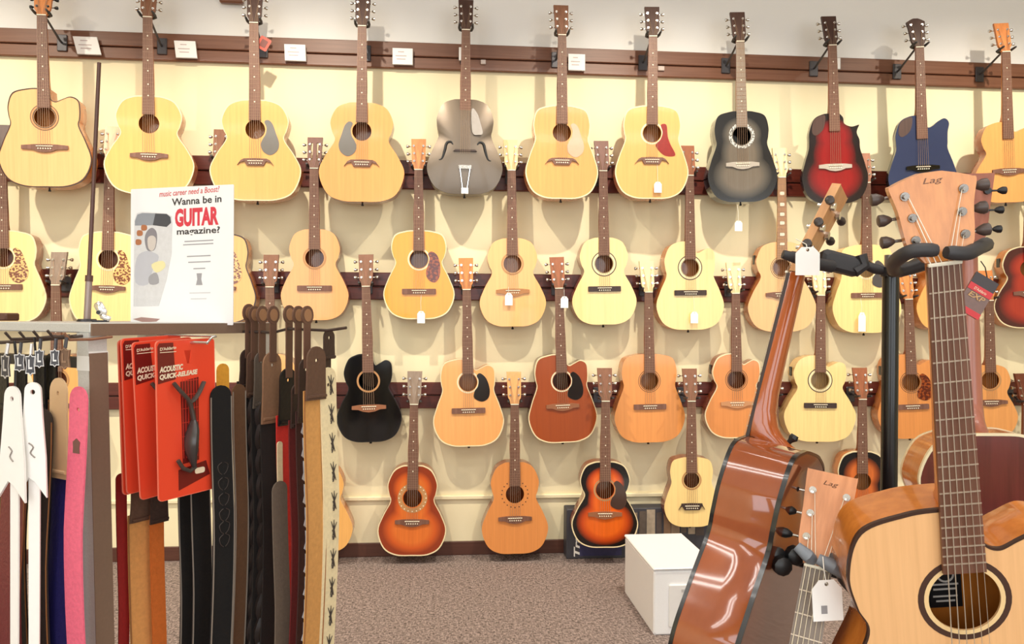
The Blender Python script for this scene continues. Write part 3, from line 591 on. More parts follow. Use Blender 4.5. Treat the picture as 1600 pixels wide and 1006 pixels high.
# red hang card on third guitar of the top row
p = PW(412, 68, .21); dp = (p-CAM).dot(fw)/F
t = thing('hang_card', 'small red cardboard tag hanging at the third top-row guitar', 'tag', Matrix.Translation(p) @ Matrix.Rotation(.5, 4, 'Y'))
MB().plate(rrect(-9*dp, -10*dp, 9*dp, 10*dp, 2*dp, 2), [], -.001, .001).build('card', mat('tag_red', (196, 84, 66), .4), t, 0)
MB().plate(rrect(-5*dp, -6*dp, 5*dp, 6*dp, 1*dp, 2), [], -.0018, -.0009).build('print', mat('tag_brown', (120, 60, 50), .4), t, 0)
MB().tube([(0, 0, 9*dp), (-.012, .0, 20*dp)], .0008, 5).build('string', TAGSTR, t, 0)
# guitar price tags hanging in front of soundboards
for (x, y, dd, h_, st_, lb) in ((1028, 284, D1+.02, 17, 30, 'white price tag hanging below the bridge of the red-pickguard guitar'), (1154, 345, D1+.01, 16, 26, 'white price tag dangling below the charcoal guitar'), (658, 486, D2+.02, 19, 26, 'white price tag on the golden guitar'), (795, 458, D2+.02, 19, 10, 'white price tag below the bridge of the plain natural guitar'), (1085, 487, D2+.02, 18, 26, 'white price tag on the pale cutaway guitar'), (1347, 488, D2+.02, 30, 22, 'cream price tag on the pale guitar behind the stand arm'), (882, 463, D3+.02, 18, 14, 'white price tag on the neck of the red-brown guitar')):
    p = PW(x, y, dd); dp = (p-CAM).dot(fw)/F
    white_tag(lb, p, 0, 12*dp, h_*dp, st_*dp, False, 0, (0, .018, st_*dp))
# wall plaque whose lower edge shows at the top of the picture
p = PW(362, -14, .03)
o = MB().bbox((0, 0, 0), (.12, .03, .13), .006).build('wall_plaque', RAIL_LIT, None, 0); o.location = p; tag(o, 'brown wooden plaque high on the white wall, only its lower edge in view', 'plaque')

# ------------------------------------------------------------------ lettering
def text_mesh(body, shear=0.0, bold=0.0):
    cu = bpy.data.curves.new('lettering', 'FONT'); cu.body = body; cu.size = 1.0; cu.shear = shear; cu.offset = bold; cu.extrude = 0.0; cu.resolution_u = 3
    o = bpy.data.objects.new('lettering', cu); COL.objects.link(o)
    dg = bpy.context.evaluated_depsgraph_get(); me = bpy.data.meshes.new_from_object(o.evaluated_get(dg))
    v = [tuple(p.co) for p in me.vertices]; f = [tuple(p.vertices) for p in me.polygons]
    bpy.data.objects.remove(o); bpy.data.curves.remove(cu); bpy.data.meshes.remove(me); return v, f
def lettering(body, x0, z0, x1, z1, y, m, parent, shear=0.0, bold=0.0, slope=0.0, vert=False, name='lettering'):
    """flat printed words fitted into the box x0..x1, z0..z1 of the parent's XZ plane"""
    v, f = text_mesh(body, shear, bold); ax = min(p[0] for p in v); bx = max(p[0] for p in v); az = min(p[1] for p in v); bz = max(p[1] for p in v)
    out = []
    for p in v:
        u, t = (p[0]-ax)/(bx-ax), (p[1]-az)/(bz-az)
        if vert: out.append((x1-(x1-x0)*t, y, z0+(z1-z0)*u))
        else: out.append((x0+(x1-x0)*u, y, z0+(z1-z0)*t+slope*(x1-x0)*u))
    return MB().add(out, f).build(name, m, parent, 0)

# ------------------------------------------------------------------ strap rack (front left)
FH = Vector((math.sin(PSI), math.cos(PSI), 0)); RH = Vector((math.cos(PSI), -math.sin(PSI), 0)); UZ = Vector((0, 0, 1))
th = math.radians(30)
EY = RH*math.sin(th)+FH*math.cos(th)          # along the rack's right face, away from the corner post
EX = -RH*math.cos(th)+FH*math.sin(th)         # along the rack's left face
HR = RH*math.cos(th)-FH*math.sin(th)          # out of the right face
HL_ = -RH*math.sin(th)-FH*math.cos(th)        # out of the left face
ZS = 1.274
C0 = PZ(141, 530, 1.45); C0.z = 0
GREYM = mat('rack_grey_metal', (206, 205, 200), .45, .2, 0, .10, 260, .15); SHADEM = mat('rack_shade_brown', (128, 104, 86), .5, 0, 0, .08, 200)  # brown tone paints the shade on the rack's right face
WIRE = mat('hook_wire', (92, 80, 74), .35, .6); CHW = mat('hook_chrome', (205, 205, 205), .25, .9)
rm = Matrix((EY, -HR, UZ)).transposed().to_4x4(); rm.translation = C0          # local x along right face, -y out of it
rack = thing('strap_rack', 'grey metal display rack with hooks for guitar straps, front left', 'display rack', rm)
S_ = .44
lean = -.028
def rpost(x, y, nm='post'):
    p = MB(); sh = lambda z: lean*(z-1.1) if (x, y) == (0, 0) else 0
    q = []
    for z in (0.0, ZS-.018):
        q.append([(x-.0+sh(z), y-.0, z), (x+.036+sh(z), y, z), (x+.036+sh(z), y+.034, z), (x+sh(z), y+.034, z)])
    p.loft([q[0][::-1], q[1][::-1]]); return p
rpost(0, 0).build('post', GREYM, rack, 0)
MB().box((.018+lean*(.62-1.1), -.0012, .62), (.036, .0015, 1.2), Matrix.Rotation(lean, 3, 'Y')).build('post_shade_face', SHADEM, rack, 0)  # thin brown sheet painting the shaded right side of the grey post
MB().box((.018+lean*0.1, .017, 1.205), (.0368, .0375, .035)).build('post_cap', mat('rack_cap', (236, 235, 230), .4), rack, 0)
rpost(S_-.036, 0).build('post', GREYM, rack, 0); rpost(S_-.036, S_-.03).build('post', GREYM, rack, 0); rpost(0, S_-.03).build('post', GREYM, rack, 0)
MB().bbox((S_/2, S_/2, ZS-.009), (S_, S_, .018), .002).build('top_shelf', GREYM, rack, 0)
MB().box((S_/2, -.003, ZS-.012), (S_, .004, .022)).build('shelf_edge', SHADEM, rack, 0)  # right shelf edge, shade painted with the same brown
for z in (1.20, .12):
    if z < 1: MB().box((S_/2, .02, z), (S_-.10, .02, .02)).build('cross_bar', STEEL, rack, 0)
    MB().box((.02, S_/2, z), (.02, S_-.10, .02)).build('cross_bar', STEEL, rack, 0)
def to_rack(p): return rack.matrix_world.inverted() @ p
rack.matrix_world = rm
RI = rm.inverted()
# right-hand rods
tip = PZ(541, 512, 1.60); base = tip - HR*.30
rod = [base+UZ*-.012, base+HR*.10+UZ*-.012, base+HR*.14+UZ*-.004, base+HR*.25+UZ*-.006, base+HR*.275+UZ*-.003, tip]
MB().tube([RI @ p for p in rod], .0030, 8).build('hook', WIRE, rack, 40)
c_tl = PZ(249, 533, 1.45)
hk = c_tl+EY*.068-UZ*.004+HR*.045
rod2 = [hk-HR*.17, hk]
MB().tube([RI @ p for p in rod2], .0028, 8).build('hook', CHW, rack, 40)
MB().tube([RI @ p for p in (hk-HR*.17+UZ*.012+EY*.02, hk+UZ*.012+EY*.02, hk+UZ*.010+EY*.01, hk)], .0022, 8).build('hook', CHW, rack, 40)
# left-hand rods, pointing to the viewer, with a wire along the face
lw = [PZ(-40, 537, 1.47), PZ(40, 533, 1.46), PZ(112, 526, 1.43)]
MB().tube([RI @ p for p in lw], .0032, 8).build('hook', WIRE, rack, 40)
for (x, y) in ((8, 530), (30, 529), (52, 528), (74, 527), (100, 531)):
    a = PZ(x, y, 1.40); MB().tube([RI @ p for p in (a-HL_*.09+UZ*.004, a-HL_*.05, a-HL_*.01, a+UZ*.012)], .0026, 8).build('hook', WIRE if x < 90 else mat('hook_copper', (168, 124, 98), .35, .5), rack, 40)

# things standing on the shelf
plm = PZ(136, 503, 1.75); plm.z = ZS; pole = thing('sign_pole', 'thin dark leaning rod rising from the top of the rack', 'pole', Matrix.Translation(plm))
top_ = PZ(155, 98, 1.75)-plm; mid = top_*.16
PBR = mat('pole_brown', (92, 64, 56), .4, .3)
MB().tube([(0, 0, 0), mid], [.0075, .0070], 10).build('sleeve', mat('pole_grey', (150, 132, 124), .35, .3), pole, 40); MB().tube([mid*.97, mid*1.12], .0082, 10).build('collar', PBR, pole, 40); MB().tube([mid, top_], [.0046, .0042], 10).build('rod', PBR, pole, 40)
MB().tube([(0, 0, 0), (0, 0, .006)], [.022, .018], 16).build('base', STEEL, pole, 40)
cp = PZ(157, 506, 1.68); cp.z = ZS; cl = thing('chrome_clamp', 'small shiny chrome clip on the rack top beside the rod', 'clip', Matrix.Translation(cp))
MB().bbox((0, 0, .028), (.018, .012, .030), .004, Matrix.Rotation(-.5, 3, 'Y')).build('jaw', CHROME, cl, 40); MB().bbox((.010, 0, .010), (.020, .014, .012), .003, Matrix.Rotation(.5, 3, 'Y')).build('jaw', CHROME, cl, 40); MB().tube([(-.002, -.008, .020), (-.002, .010, .020)], .004, 8).build('pivot', BLACK, cl, 40); MB().bbox((0, 0, .002), (.03, .014, .004), .001).build('foot', STEEL, cl, 0)
bx_ = PZ(4, 509, 1.85); bx_.z = ZS+.009
o = MB().bbox((0, 0, 0), (.05, .05, .018), .003).build('small_box', mat('cardbox_brown', (98, 64, 48), .6), None, 0); o.location = bx_; o.rotation_euler.z = -PSI; tag(o, 'small flat brown box on the rack top at the left edge', 'box')
# poster
BL, BR, TL = PZ(204, 504, 1.80), PZ(364, 508, 1.705), PZ(195, 305, 1.80)
X_ = (BR-BL); PWd = X_.length; X_.normalize(); Zp = (TL-BL); Zp = Zp-X_*Zp.dot(X_); PH = Zp.length; Zp.normalize(); Yp = Zp.cross(X_)
pm_ = Matrix((X_, Yp, Zp)).transposed().to_4x4(); pm_.translation = BL
poster = thing('magazine_poster', 'white guitar magazine poster in a clear holder standing on the rack', 'poster', pm_)
u = lambda x: (x-204)/160*PWd
def vv_(y, x=285): return (505.5-y+ (x-204)*.03)/201*PH
MB().plate(rrect(0, 0, PWd, PH*1.045, .002, 2), [], 0, .0015).build('sheet', mat('poster_paper', (244, 243, 243), .18, 0, .4, .01), poster, 0)
MB().plate([(.02, 0), (PWd-.02, 0), (PWd-.06, PH*.8), (.06, PH*.8)], [], .0018, .004).build('backing', mat('acrylic_clear', (230, 228, 224), .2), poster, 0)
MB().bbox((PWd/2, .02, .002), (PWd*.6, .04, .004), .001).build('foot', mat('acrylic_clear', (230, 228, 224), .2), poster, 0)
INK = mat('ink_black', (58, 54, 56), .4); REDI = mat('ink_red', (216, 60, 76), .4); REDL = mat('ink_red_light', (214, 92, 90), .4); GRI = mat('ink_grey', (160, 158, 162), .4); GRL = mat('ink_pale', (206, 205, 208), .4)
lettering('music career need a Boost?', u(250), vv_(311, 250), u(343), vv_(302, 250), -.0004, REDL, poster, .2, .01, .035)
lettering('Wanna be in', u(270), vv_(326, 270), u(346), vv_(315, 270), -.0004, INK, poster, 0, .02, .03)
lettering('GUITAR', u(275), vv_(359, 275), u(342), vv_(331, 275), -.0004, REDI, poster, 0, .05, .02)
lettering('magazine?', u(278), vv_(374, 278), u(344), vv_(361, 278), -.0004, INK, poster, 0, .02, .02)
def pr(nm, P, m, y=-.0003): 
    P = [(u(x), vv_(yy, x)) for x, yy in P]
    ar = sum(P[i][0]*P[(i+1) % len(P)][1]-P[(i+1) % len(P)][0]*P[i][1] for i in range(len(P)))
    return MB().plate(P if ar > 0 else P[::-1], [], y-.0001, .0002).build(nm, m, poster, 0)
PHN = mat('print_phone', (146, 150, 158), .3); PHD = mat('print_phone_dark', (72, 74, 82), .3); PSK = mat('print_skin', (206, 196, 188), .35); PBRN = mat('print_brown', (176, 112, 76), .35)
pr('printed_phone', [(209, 480), (210, 345), (214, 334), (222, 332), (262, 337), (270, 342), (271, 352), (270, 400), (262, 440), (250, 480)], mat('print_photo_glare', (214, 213, 214), .3, 0, .3, .12, 90))  # pale phone body: glare on the poster put into the print colour
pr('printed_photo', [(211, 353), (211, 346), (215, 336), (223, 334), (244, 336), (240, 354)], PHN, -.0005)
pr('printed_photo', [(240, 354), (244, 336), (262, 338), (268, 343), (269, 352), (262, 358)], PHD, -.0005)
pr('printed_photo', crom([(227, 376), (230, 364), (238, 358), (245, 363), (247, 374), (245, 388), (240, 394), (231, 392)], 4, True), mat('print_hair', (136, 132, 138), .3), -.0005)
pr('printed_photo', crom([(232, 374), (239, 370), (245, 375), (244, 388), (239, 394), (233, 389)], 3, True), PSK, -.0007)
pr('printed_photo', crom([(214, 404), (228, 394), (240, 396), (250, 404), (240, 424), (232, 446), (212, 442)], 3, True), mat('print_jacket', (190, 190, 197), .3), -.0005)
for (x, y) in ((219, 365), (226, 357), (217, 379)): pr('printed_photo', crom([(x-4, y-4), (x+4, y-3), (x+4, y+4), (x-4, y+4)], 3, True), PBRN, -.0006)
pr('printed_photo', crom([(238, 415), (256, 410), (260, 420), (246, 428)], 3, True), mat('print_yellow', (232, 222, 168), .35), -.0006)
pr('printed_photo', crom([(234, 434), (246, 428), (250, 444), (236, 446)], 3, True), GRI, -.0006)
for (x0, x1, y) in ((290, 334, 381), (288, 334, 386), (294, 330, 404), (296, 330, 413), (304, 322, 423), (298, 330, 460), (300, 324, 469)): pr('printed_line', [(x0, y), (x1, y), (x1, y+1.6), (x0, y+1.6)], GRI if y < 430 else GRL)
pr('printed_line', [(309, 431), (317, 431), (316, 440), (318, 449), (308, 449), (310, 440)], GRI)
pr('printed_line', [(208, 500), (222, 497), (252, 500), (246, 504), (225, 505)], mat('ink_brown', (170, 136, 130), .4))

# red carded quick-release products on the chrome hook
REDC = mat('card_red', (238, 74, 46), .35, 0, .3, .02); MAR = mat('card_maroon', (112, 26, 22), .35, 0, .3); CRM = mat('card_cream', (244, 226, 196), .4); REDE = mat('card_edge', (240, 120, 96), .3); LINE = mat('card_line', (220, 60, 44), .4); DKG = mat('strap_dark_grey', (70, 60, 54), .5)
W_, Hc = .128, .292
for i, (off, zz, lab, dz) in enumerate(((0, 0, 'front red quick-release card with all of its lettering in view', 0), (-.052, .02, 'second red quick-release card, half covered by the front one', -.003), (-.092, .05, 'third red quick-release card, a strip showing left of the second', .003), (-.104, .06, 'rearmost red quick-release card, only its left edge showing', 0))):
    o_ = c_tl+HR*off+UZ*dz; m = Matrix((EY, -HR, UZ)).transposed().to_4x4(); m.translation = o_ - UZ*Hc
    m = m @ Matrix.Rotation(math.radians((-1.5, -3.6, -2.6, -2.2)[i]), 4, 'Y')
    cd = thing('carded_strap_release', lab, 'packaged accessory', m, 'red carded products on the chrome hook')
    out = rrect(0, 0, W_, Hc, .008, 4); hole = [(.060, Hc-.020), (.076, Hc-.020), (.072, Hc-.045), (.066, Hc-.045)]
    cb = MB().plate(out, [hole], 0, .0022).build('backing_card', REDC, cd, 0)
    MB().plate(rrect(-.0006, -.0006, W_+.0006, Hc+.0006, .008, 4), [rrect(.0005, .0005, W_-.0005, Hc-.0005, .008, 4)], -.0004, .0026).build('card_rim', REDE, cb, 0)
    MB().plate([(.003, Hc-.078), (.040, Hc-.072), (.036, Hc-.004), (.007, Hc-.004), (.003, Hc-.010)], [], -.0006, .0003).build('print_panel', MAR, cb, 0)
    MB().plate([(.042, .012), (.112, .030), (.104, .058), (.042, .05)], [], -.0006, .0003).build('print_panel', MAR, cb, 0)
    lettering("D'Addario", .008, Hc-.018, .042, Hc-.012, -.0010, CRM, cb, 0, .02, .06)
    MB().box((.025, -.0007, Hc-.021), (.034, .0003, .0012)).build('print_rule', CRM, cb, 0)
    lettering('ACOUSTIC', .006, Hc-.058, .056, Hc-.047, -.0010, CRM, cb, .15, .05, .05)
    lettering('QUICK-RELEASE', .006, Hc-.072, .088, Hc-.061, -.0010, CRM, cb, .15, .05, .05)
    if i < 2:
        MB().plate([(.052, .06), (.088, .062), (.090, Hc-.072), (.050, Hc-.078)], [], -.0006, .0003).build('print_panel', MAR, cb, 0)
        for k in range(6): MB().box((.054+k*.0062, -.0009, .145), (.0009, .0004, .15)).build('print_line', LINE, cb, 0)
        for k in range(6): MB().box((.070, -.0009, .085+k*.026), (.036, .0004, .0009)).build('print_line', LINE, cb, 0)
        P1 = [(.030, -.008, Hc-.078), (.042, -.012, Hc-.095), (.058, -.012, Hc-.112), (.066, -.010, Hc-.130), (.070, -.010, Hc-.150)]
        st1 = MB().tube(crom(P1, 4), .0065, 8, True, .6).build('strap_loop', DKG, cd, 40)
        MB().tube(crom([(.098, -.006, Hc-.082), (.084, -.010, Hc-.100), (.070, -.012, Hc-.113), (.058, -.012, Hc-.118)], 4), .005, 8, True, .6).build('strap_loop', DKG, cd, 40)
        MB().tube(crom([(.070, -.010, Hc-.150), (.068, -.011, Hc-.165), (.062, -.013, Hc-.190), (.062, -.013, Hc-.215), (.068, -.011, Hc-.238)], 4), [.006+.012*math.sin(math.pi*j/16)**1.2 for j in range(17)], 10, True, .55).build('strap_pad', mat('pad_dark', (60, 54, 52), .25), cd, 40)
        MB().tube([(.036, -.008, Hc-.222), (.046, -.008, Hc-.238), (.062, -.008, Hc-.246), (.074, -.008, Hc-.240)], .004, 8, True).build('buckle', DKG, cd, 40)
        MB().plate(rrect(.078, .036, .100, .047, .004, 3), [], -.0014, -.0005).build('sticker', CRM, cb, 0)

# ------------------------------------------------------------------ straps
ST_EDGE = mat('stitch_grey', (132, 120, 108), .6)
def cloth(name, c, rough=.75): return mat('strap_'+name, c, rough, 0, 0, .18, 140, .25)
def strap(label, x, yt, Z, w, right, webm, tabm=None, tab_h=.09, tab_w=None, hole=True, loop=None, edge=None, yaw=0, pattern=None, tail=None, zend=.42, loopm=None, bend=0, sway=0):
    p = PZ(x, yt, Z); f = (HR if right else HL_); f = Matrix.Rotation(yaw, 3, 'Z') @ f
    m = frame(p, UZ, f); s = thing('guitar_strap', label, 'guitar strap', m, 'straps on the right of the rack' if right else 'straps on the left of the rack')
    D = p.z-zend; tw = tab_w or w; z0 = -(tab_h*.82 if tabm else 0)
    # webbing hanging to below the view
    ys = lambda x_, z: .006+.010*math.sin((z-z0)*6+bend*3)*min(1, -(z-z0)*4+.0)
    sw = lambda z: sway*math.sin(-z*5)
    P = []; N = 16; r = w/2
    for i in range(N+1):
        z = z0-(D+z0)*i/N; P.append((-r+sw(z), z))
    for i in range(N, -1, -1):
        z = z0-(D+z0)*i/N; P.append((r+sw(z), z))
    if not tabm:
        cap = [(r*math.cos(math.pi*k/8), r*.9*math.sin(math.pi*k/8)) for k in range(1, 8)]
        P = P+cap; 
        P = [(a_, b_-r*.9) for a_, b_ in P]
    ar = sum(P[i][0]*P[(i+1) % len(P)][1]-P[(i+1) % len(P)][0]*P[i][1] for i in range(len(P)))
    hl = [circ(0, -r*1.6, .0042, 10)] if (not tabm and hole) else []
    wb = MB().plate(P if ar > 0 else P[::-1], hl, 0, .003, ys).build('webbing', webm, s, 40)
    if edge:
        e = MB(); n_ = .0014
        for sg in (-1, 1):
            e.tube([(sg*(r-.0008)+sw(z0-(D+z0)*i/N), ys(0, z0-(D+z0)*i/N)-.0005, z0-(D+z0)*i/N-(r*.9 if not tabm else 0)) for i in range(N+1)], n_, 5)
            e.build('edge_stitching', edge, wb, 0); e = MB()
    if tabm:
        q = tw/2; T_ = [(q*math.cos(math.pi*k/10), -q+q*math.sin(math.pi*k/10)) for k in range(11)]
        T_ = T_+[(-q, -tab_h*.55), (-q*1.12 if tw >= w else -w*.52, -tab_h), (q*1.12 if tw >= w else w*.52, -tab_h), (q, -tab_h*.55)]
        tb = MB().plate(T_, [circ(0, -q*1.1, .004, 10)] if hole else [], -.002, .002).build('end_tab', tabm, s, 40)
        MB().tube([(-tw*.5, -.003, -tab_h*.93), (tw*.5, -.003, -tab_h*.93)], .0035, 6).build('fold', tabm, tb, 40)
    if loop is not None:                                         # plastic hanging tab with an oval ring over the rod
        lm = loopm or mat('loop_brown', (104, 74, 60), .4); y0 = yt-loop; h0 = loop*Z/F
        sl = circ(0, h0-.019, .0165, 20, .0195); si = circ(0, h0-.019, .0105, 16, .0130)
        lt = MB().plate(sl, [], -.005, -.001).build('hanging_tab', lm, s, 40)
        MB().plate(si, [], -.0062, -.0045).build('tab_boss', mat('loop_tan', (158, 116, 84), .35), lt, 40)
        MB().plate([(-.009, -.02), (.009, -.02), (.009, h0-.034), (-.009, h0-.034)], [], -.0045, -.0015).build('tab_stem', lm, lt, 0)
    if pattern: pattern(s, wb, w, z0, D, ys, sw)
    return s
def barbed(s, wb, w, z0, D, ys, sw):
    k = mat('print_dark', (70, 60, 52), .6); z = -.035
    while z > -D+.02:
        x = .006
        for a in ((-.008, .018), (.0, .020), (.008, .014), (-.004, -.016), (.006, -.018)):
            MB().tube([(x, ys(0, z)-.0012, z), (x+a[0], ys(0, z+a[1])-.0012, z+a[1])], [.0016, .0006], 5).build('barb_print', k, wb, 0)
        MB().tube([(x-.003, ys(0, z)-.001, z), (x+.002, ys(0, z)-.001, z-.012), (x-.002, ys(0, z)-.001, z-.02)], .0018, 5).build('barb_print', k, wb, 0)
        z -= .058
def floral(s, wb, w, z0, D, ys, sw):
    k = mat('print_white', (224, 224, 228), .6); z = z0-.03
    while z > -D+.04:
        P = [(x_*1.0+sw(z), z+b) for x_, b in ((-w*.10, .022), (w*.25, .016), (w*.16, .002), (w*.34, -.012), (w*.10, -.024), (-w*.20, -.014), (-w*.08, -.002))]
        MB().plate(P[::-1], [], ys(0, z)-.0012, ys(0, z)+.0005).build('flower_print', k, wb, 0); z -= .047
def embossed(s, wb, w, z0, D, ys, sw):
    k = mat('emboss', (62, 52, 48), .5)
    for i, z in enumerate((-.15, -.18, -.21, -.24, -.265, -.29)):
        for sg in (-1, 1):
            MB().tube(crom([(sg*.003, ys(0, z)-.001, z), (sg*.012, ys(0, z)-.001, z-.006), (sg*.009, ys(0, z)-.001, z-.018), (sg*.002, ys(0, z)-.001, z-.024)], 3), .0009, 5).build('embossed_scroll', k, wb, 0)
def braid(s, wb, w, z0, D, ys, sw):
    k = mat('braid_dark', (56, 46, 42), .45)
    for ph in (0, math.pi):
        MB().tube([(w*.18*math.sin(-z*60+ph), ys(0, z)-.004+.002*math.cos(-z*60+ph), z) for z in [z0-.01-(D+z0-.02)*i/90 for i in range(91)]], w*.20, 6).build('braid_cord', k, wb, 40)
def tagL(s, wb, w, z0, D, ys, sw): pass
LB = cloth('leather_brown', (96, 70, 56), .45); LDB = cloth('leather_dark', (62, 46, 40), .4); LGY = cloth('leather_grey', (94, 84, 76), .5); LTAN = cloth('leather_tan', (140, 104, 78), .5); LBK = cloth('leather_black', (22, 20, 20), .4)
# right side, from the back of the rod to its tip
rz = lambda x: 1.74-(x-387)/153*.14
strap('black velvet strap with faint embossed scrolls right of the red cards', 349, 602, 1.56, .050, True, cloth('velvet', (14, 12, 12), .9), edge=ST_EDGE, pattern=embossed, hole=False)
strap('plain black strap under the front red card', 316, 700, 1.60, .046, True, cloth('black_a', (20, 17, 16)), edge=ST_EDGE, hole=False)
strap('black strap with grey edges under the front red card, nearest the gap', 296, 720, 1.63, .044, True, cloth('black_b', (26, 22, 20)), edge=ST_EDGE, hole=False)
strap('brown leather strap with pale edge beside the embossed black one', 377, 600, 1.66, .034, True, cloth('brown_a', (104, 74, 52), .5), edge=ST_EDGE, hole=False)
strap('yellow-orange strap end peeping out right of the cards', 352, 568, 1.64, .030, True, cloth('yellow', (226, 160, 50)), zend=1.05, hole=False)
strap('dark brown strap on the hanging tab next to the poster corner', 387, 545, rz(389), .046, True, cloth('dark_a', (44, 34, 30)), LDB, .085, .040, loop=70, sway=.002)
strap('brown end strap with braided cord, second on the dark rod', 396, 548, rz(396), .040, True, cloth('dark_b', (36, 30, 28)), LB, .10, .036, loop=70, pattern=braid)
strap('grey leather end strap with braided cord, third on the dark rod', 408, 550, rz(404), .042, True, cloth('dark_c', (42, 36, 34)), LGY, .12, .036, loop=72, pattern=braid)
strap('black strap with tan leather end and dark peg', 425, 550, rz(420)-.02, .048, True, cloth('dark_d', (34, 28, 26)), LTAN, .15, .050, loop=72)
strap('red strap with black leather end behind the wine one', 450, 575, rz(446), .050, True, cloth('red_a', (206, 44, 36)), LBK, .12, .046, loop=98)
strap('grey-brown suede strap with rounded lower end', 441, 752, rz(446)-.05, .040, True, cloth('suede', (112, 96, 82), .8), hole=False)
strap('narrow cream strap piece above the grey-brown suede', 441, 690, rz(450)-.02, .014, True, cloth('cream_a', (230, 206, 164)), zend=.95, hole=False)
strap('wine red narrow strap left of the floral one', 464, 600, rz(462)-.02, .030, True, cloth('wine', (112, 30, 30)), LDB, .09, .030, loop=122)
strap('dark brown strap with white flower print', 478, 560, rz(474)-.03, .040, True, cloth('floral', (66, 36, 32)), LDB, .13, .040, pattern=floral, loop=82)
strap('wide tan strap with brown leather end nearest the viewer', 494, 541, rz(490)-.08, .052, True, cloth('tan', (206, 150, 84), .8), LB, .105, .050, edge=mat('tan_edge', (150, 96, 50), .6))
strap('cream strap printed with barbed wire at the tip of the rod', 517, 574, rz(520)-.02, .044, True, cloth('barbed', (238, 220, 176)), pattern=barbed)
strap('dark brown strap end with large oval eyelet at the rod tip', 514, 515, rz(516)+.02, .026, True, LDB, LDB, .060, .030, zend=1.10)
# straps below the red cards
strap('narrow red strap hanging behind the red cards beside the post', 193, 740, 1.55, .022, True, cloth('red_b', (150, 28, 26)), hole=False)
strap('light tan suede strap hanging below the red cards', 222, 750, 1.56, .050, True, cloth('tan_b', (214, 150, 84), .8), LB, .08, .046, hole=False, edge=mat('tan_edge', (150, 96, 50), .6))
strap('orange leather strap below the red cards next to the floor gap', 249, 745, 1.57, .030, True, cloth('orange', (202, 104, 42), .5), LDB, .09, .036, hole=False)
# left side
WL = mat('leather_white', (250, 246, 240), .4, 0, .2, .03)
def emblem(s, wb, w, z0, D, ys, sw):
    P = [(-.010, -.118), (.010, -.118), (.009, -.108), (.010, -.098), (0, -.092), (-.010, -.098), (-.009, -.108)]
    MB().plate(P, [], ys(0, -.1)-.0015, ys(0, -.1)+.0005).build('stamped_emblem', mat('emblem_brown', (120, 84, 74), .5), wb, 0)
strap('burgundy leather strap at the left edge behind the white end', 16, 690, 1.44, .075, False, cloth('burgundy', (112, 44, 46), .4), edge=mat('tan_edge', (150, 96, 50), .6), hole=False)
strap('narrow dark strap with brown edge behind the second white end', 64, 640, 1.47, .050, False, cloth('dark_e', (52, 38, 34)), edge=mat('tan_edge', (150, 96, 50), .6), hole=False)
strap('navy blue strap with pale leather end left of the pink one', 92, 590, 1.47, .062, False, cloth('navy', (34, 30, 98), .6), mat('leather_nude', (234, 196, 152), .5, 0, .1, .04), .185, .052)
strap('pink strap with stamped emblem beside the grey post', 117, 604, 1.41, .052, False, cloth('pink', (238, 108, 134), .5), edge=None, pattern=emblem)
for (x, yt, lab) in ((4, 556, 'black strap behind the hang tags at the left edge'), (33, 560, 'dark strap between the two white strap ends'), (62, 556, 'black leather strap behind the third and fourth hang tags'), (80, 552, 'dark strap with brown edge left of the pale leather end')):
    strap(lab, x, yt, 1.51, .042, False, cloth('left_dark', (40, 32, 30), .5), LBK, .10, .036, edge=mat('tan_edge', (150, 96, 50), .6))
for (x, yt, w, lab) in ((20, 603, .052, 'white leather strap end with swallowtail hem at the left edge'), (52, 597, .040, 'narrower white leather strap end, second from the left edge')):
    p = PZ(x, yt, 1.385); m = frame(p, UZ, Matrix.Rotation(.15 if x < 40 else .5, 3, 'Z') @ HL_); s = thing('guitar_strap', lab, 'guitar strap', m, 'straps on the left of the rack')
    q = w/2; T_ = [(q*.72*math.cos(math.pi*k/10), -q*.72+q*.72*math.sin(math.pi*k/10)) for k in range(11)]+[(-q*.85, -.06), (-q*1.15, -.13), (-q*1.25, -.195), (-q*.35, -.165), (q*.2, -.172), (q*1.25, -.20), (q*1.15, -.13), (q*.85, -.06)]
    MB().plate(T_, [circ(0, -q*.85, .0045, 10)], -.002, .002).build('end_tab', WL, s, 40)
    MB().plate([(-.008, -.98), (.008, -.98), (.010, -.15), (-.010, -.15)], [], .003, .006).build('tail', WL, s, 0)
    MB().tube(crom([(-.006, -.003, -.105), (.002, -.003, -.112), (-.003, -.003, -.122), (.005, -.003, -.130)], 3), .0012, 5).build('stamped_mark', mat('print_stamp', (150, 140, 132), .6), s, 0)
    MB().tube([(0, .004, -.01), (0, .006, .05), (0, .003, .078)], .0022, 6).build('tie', BLACK, s, 0)
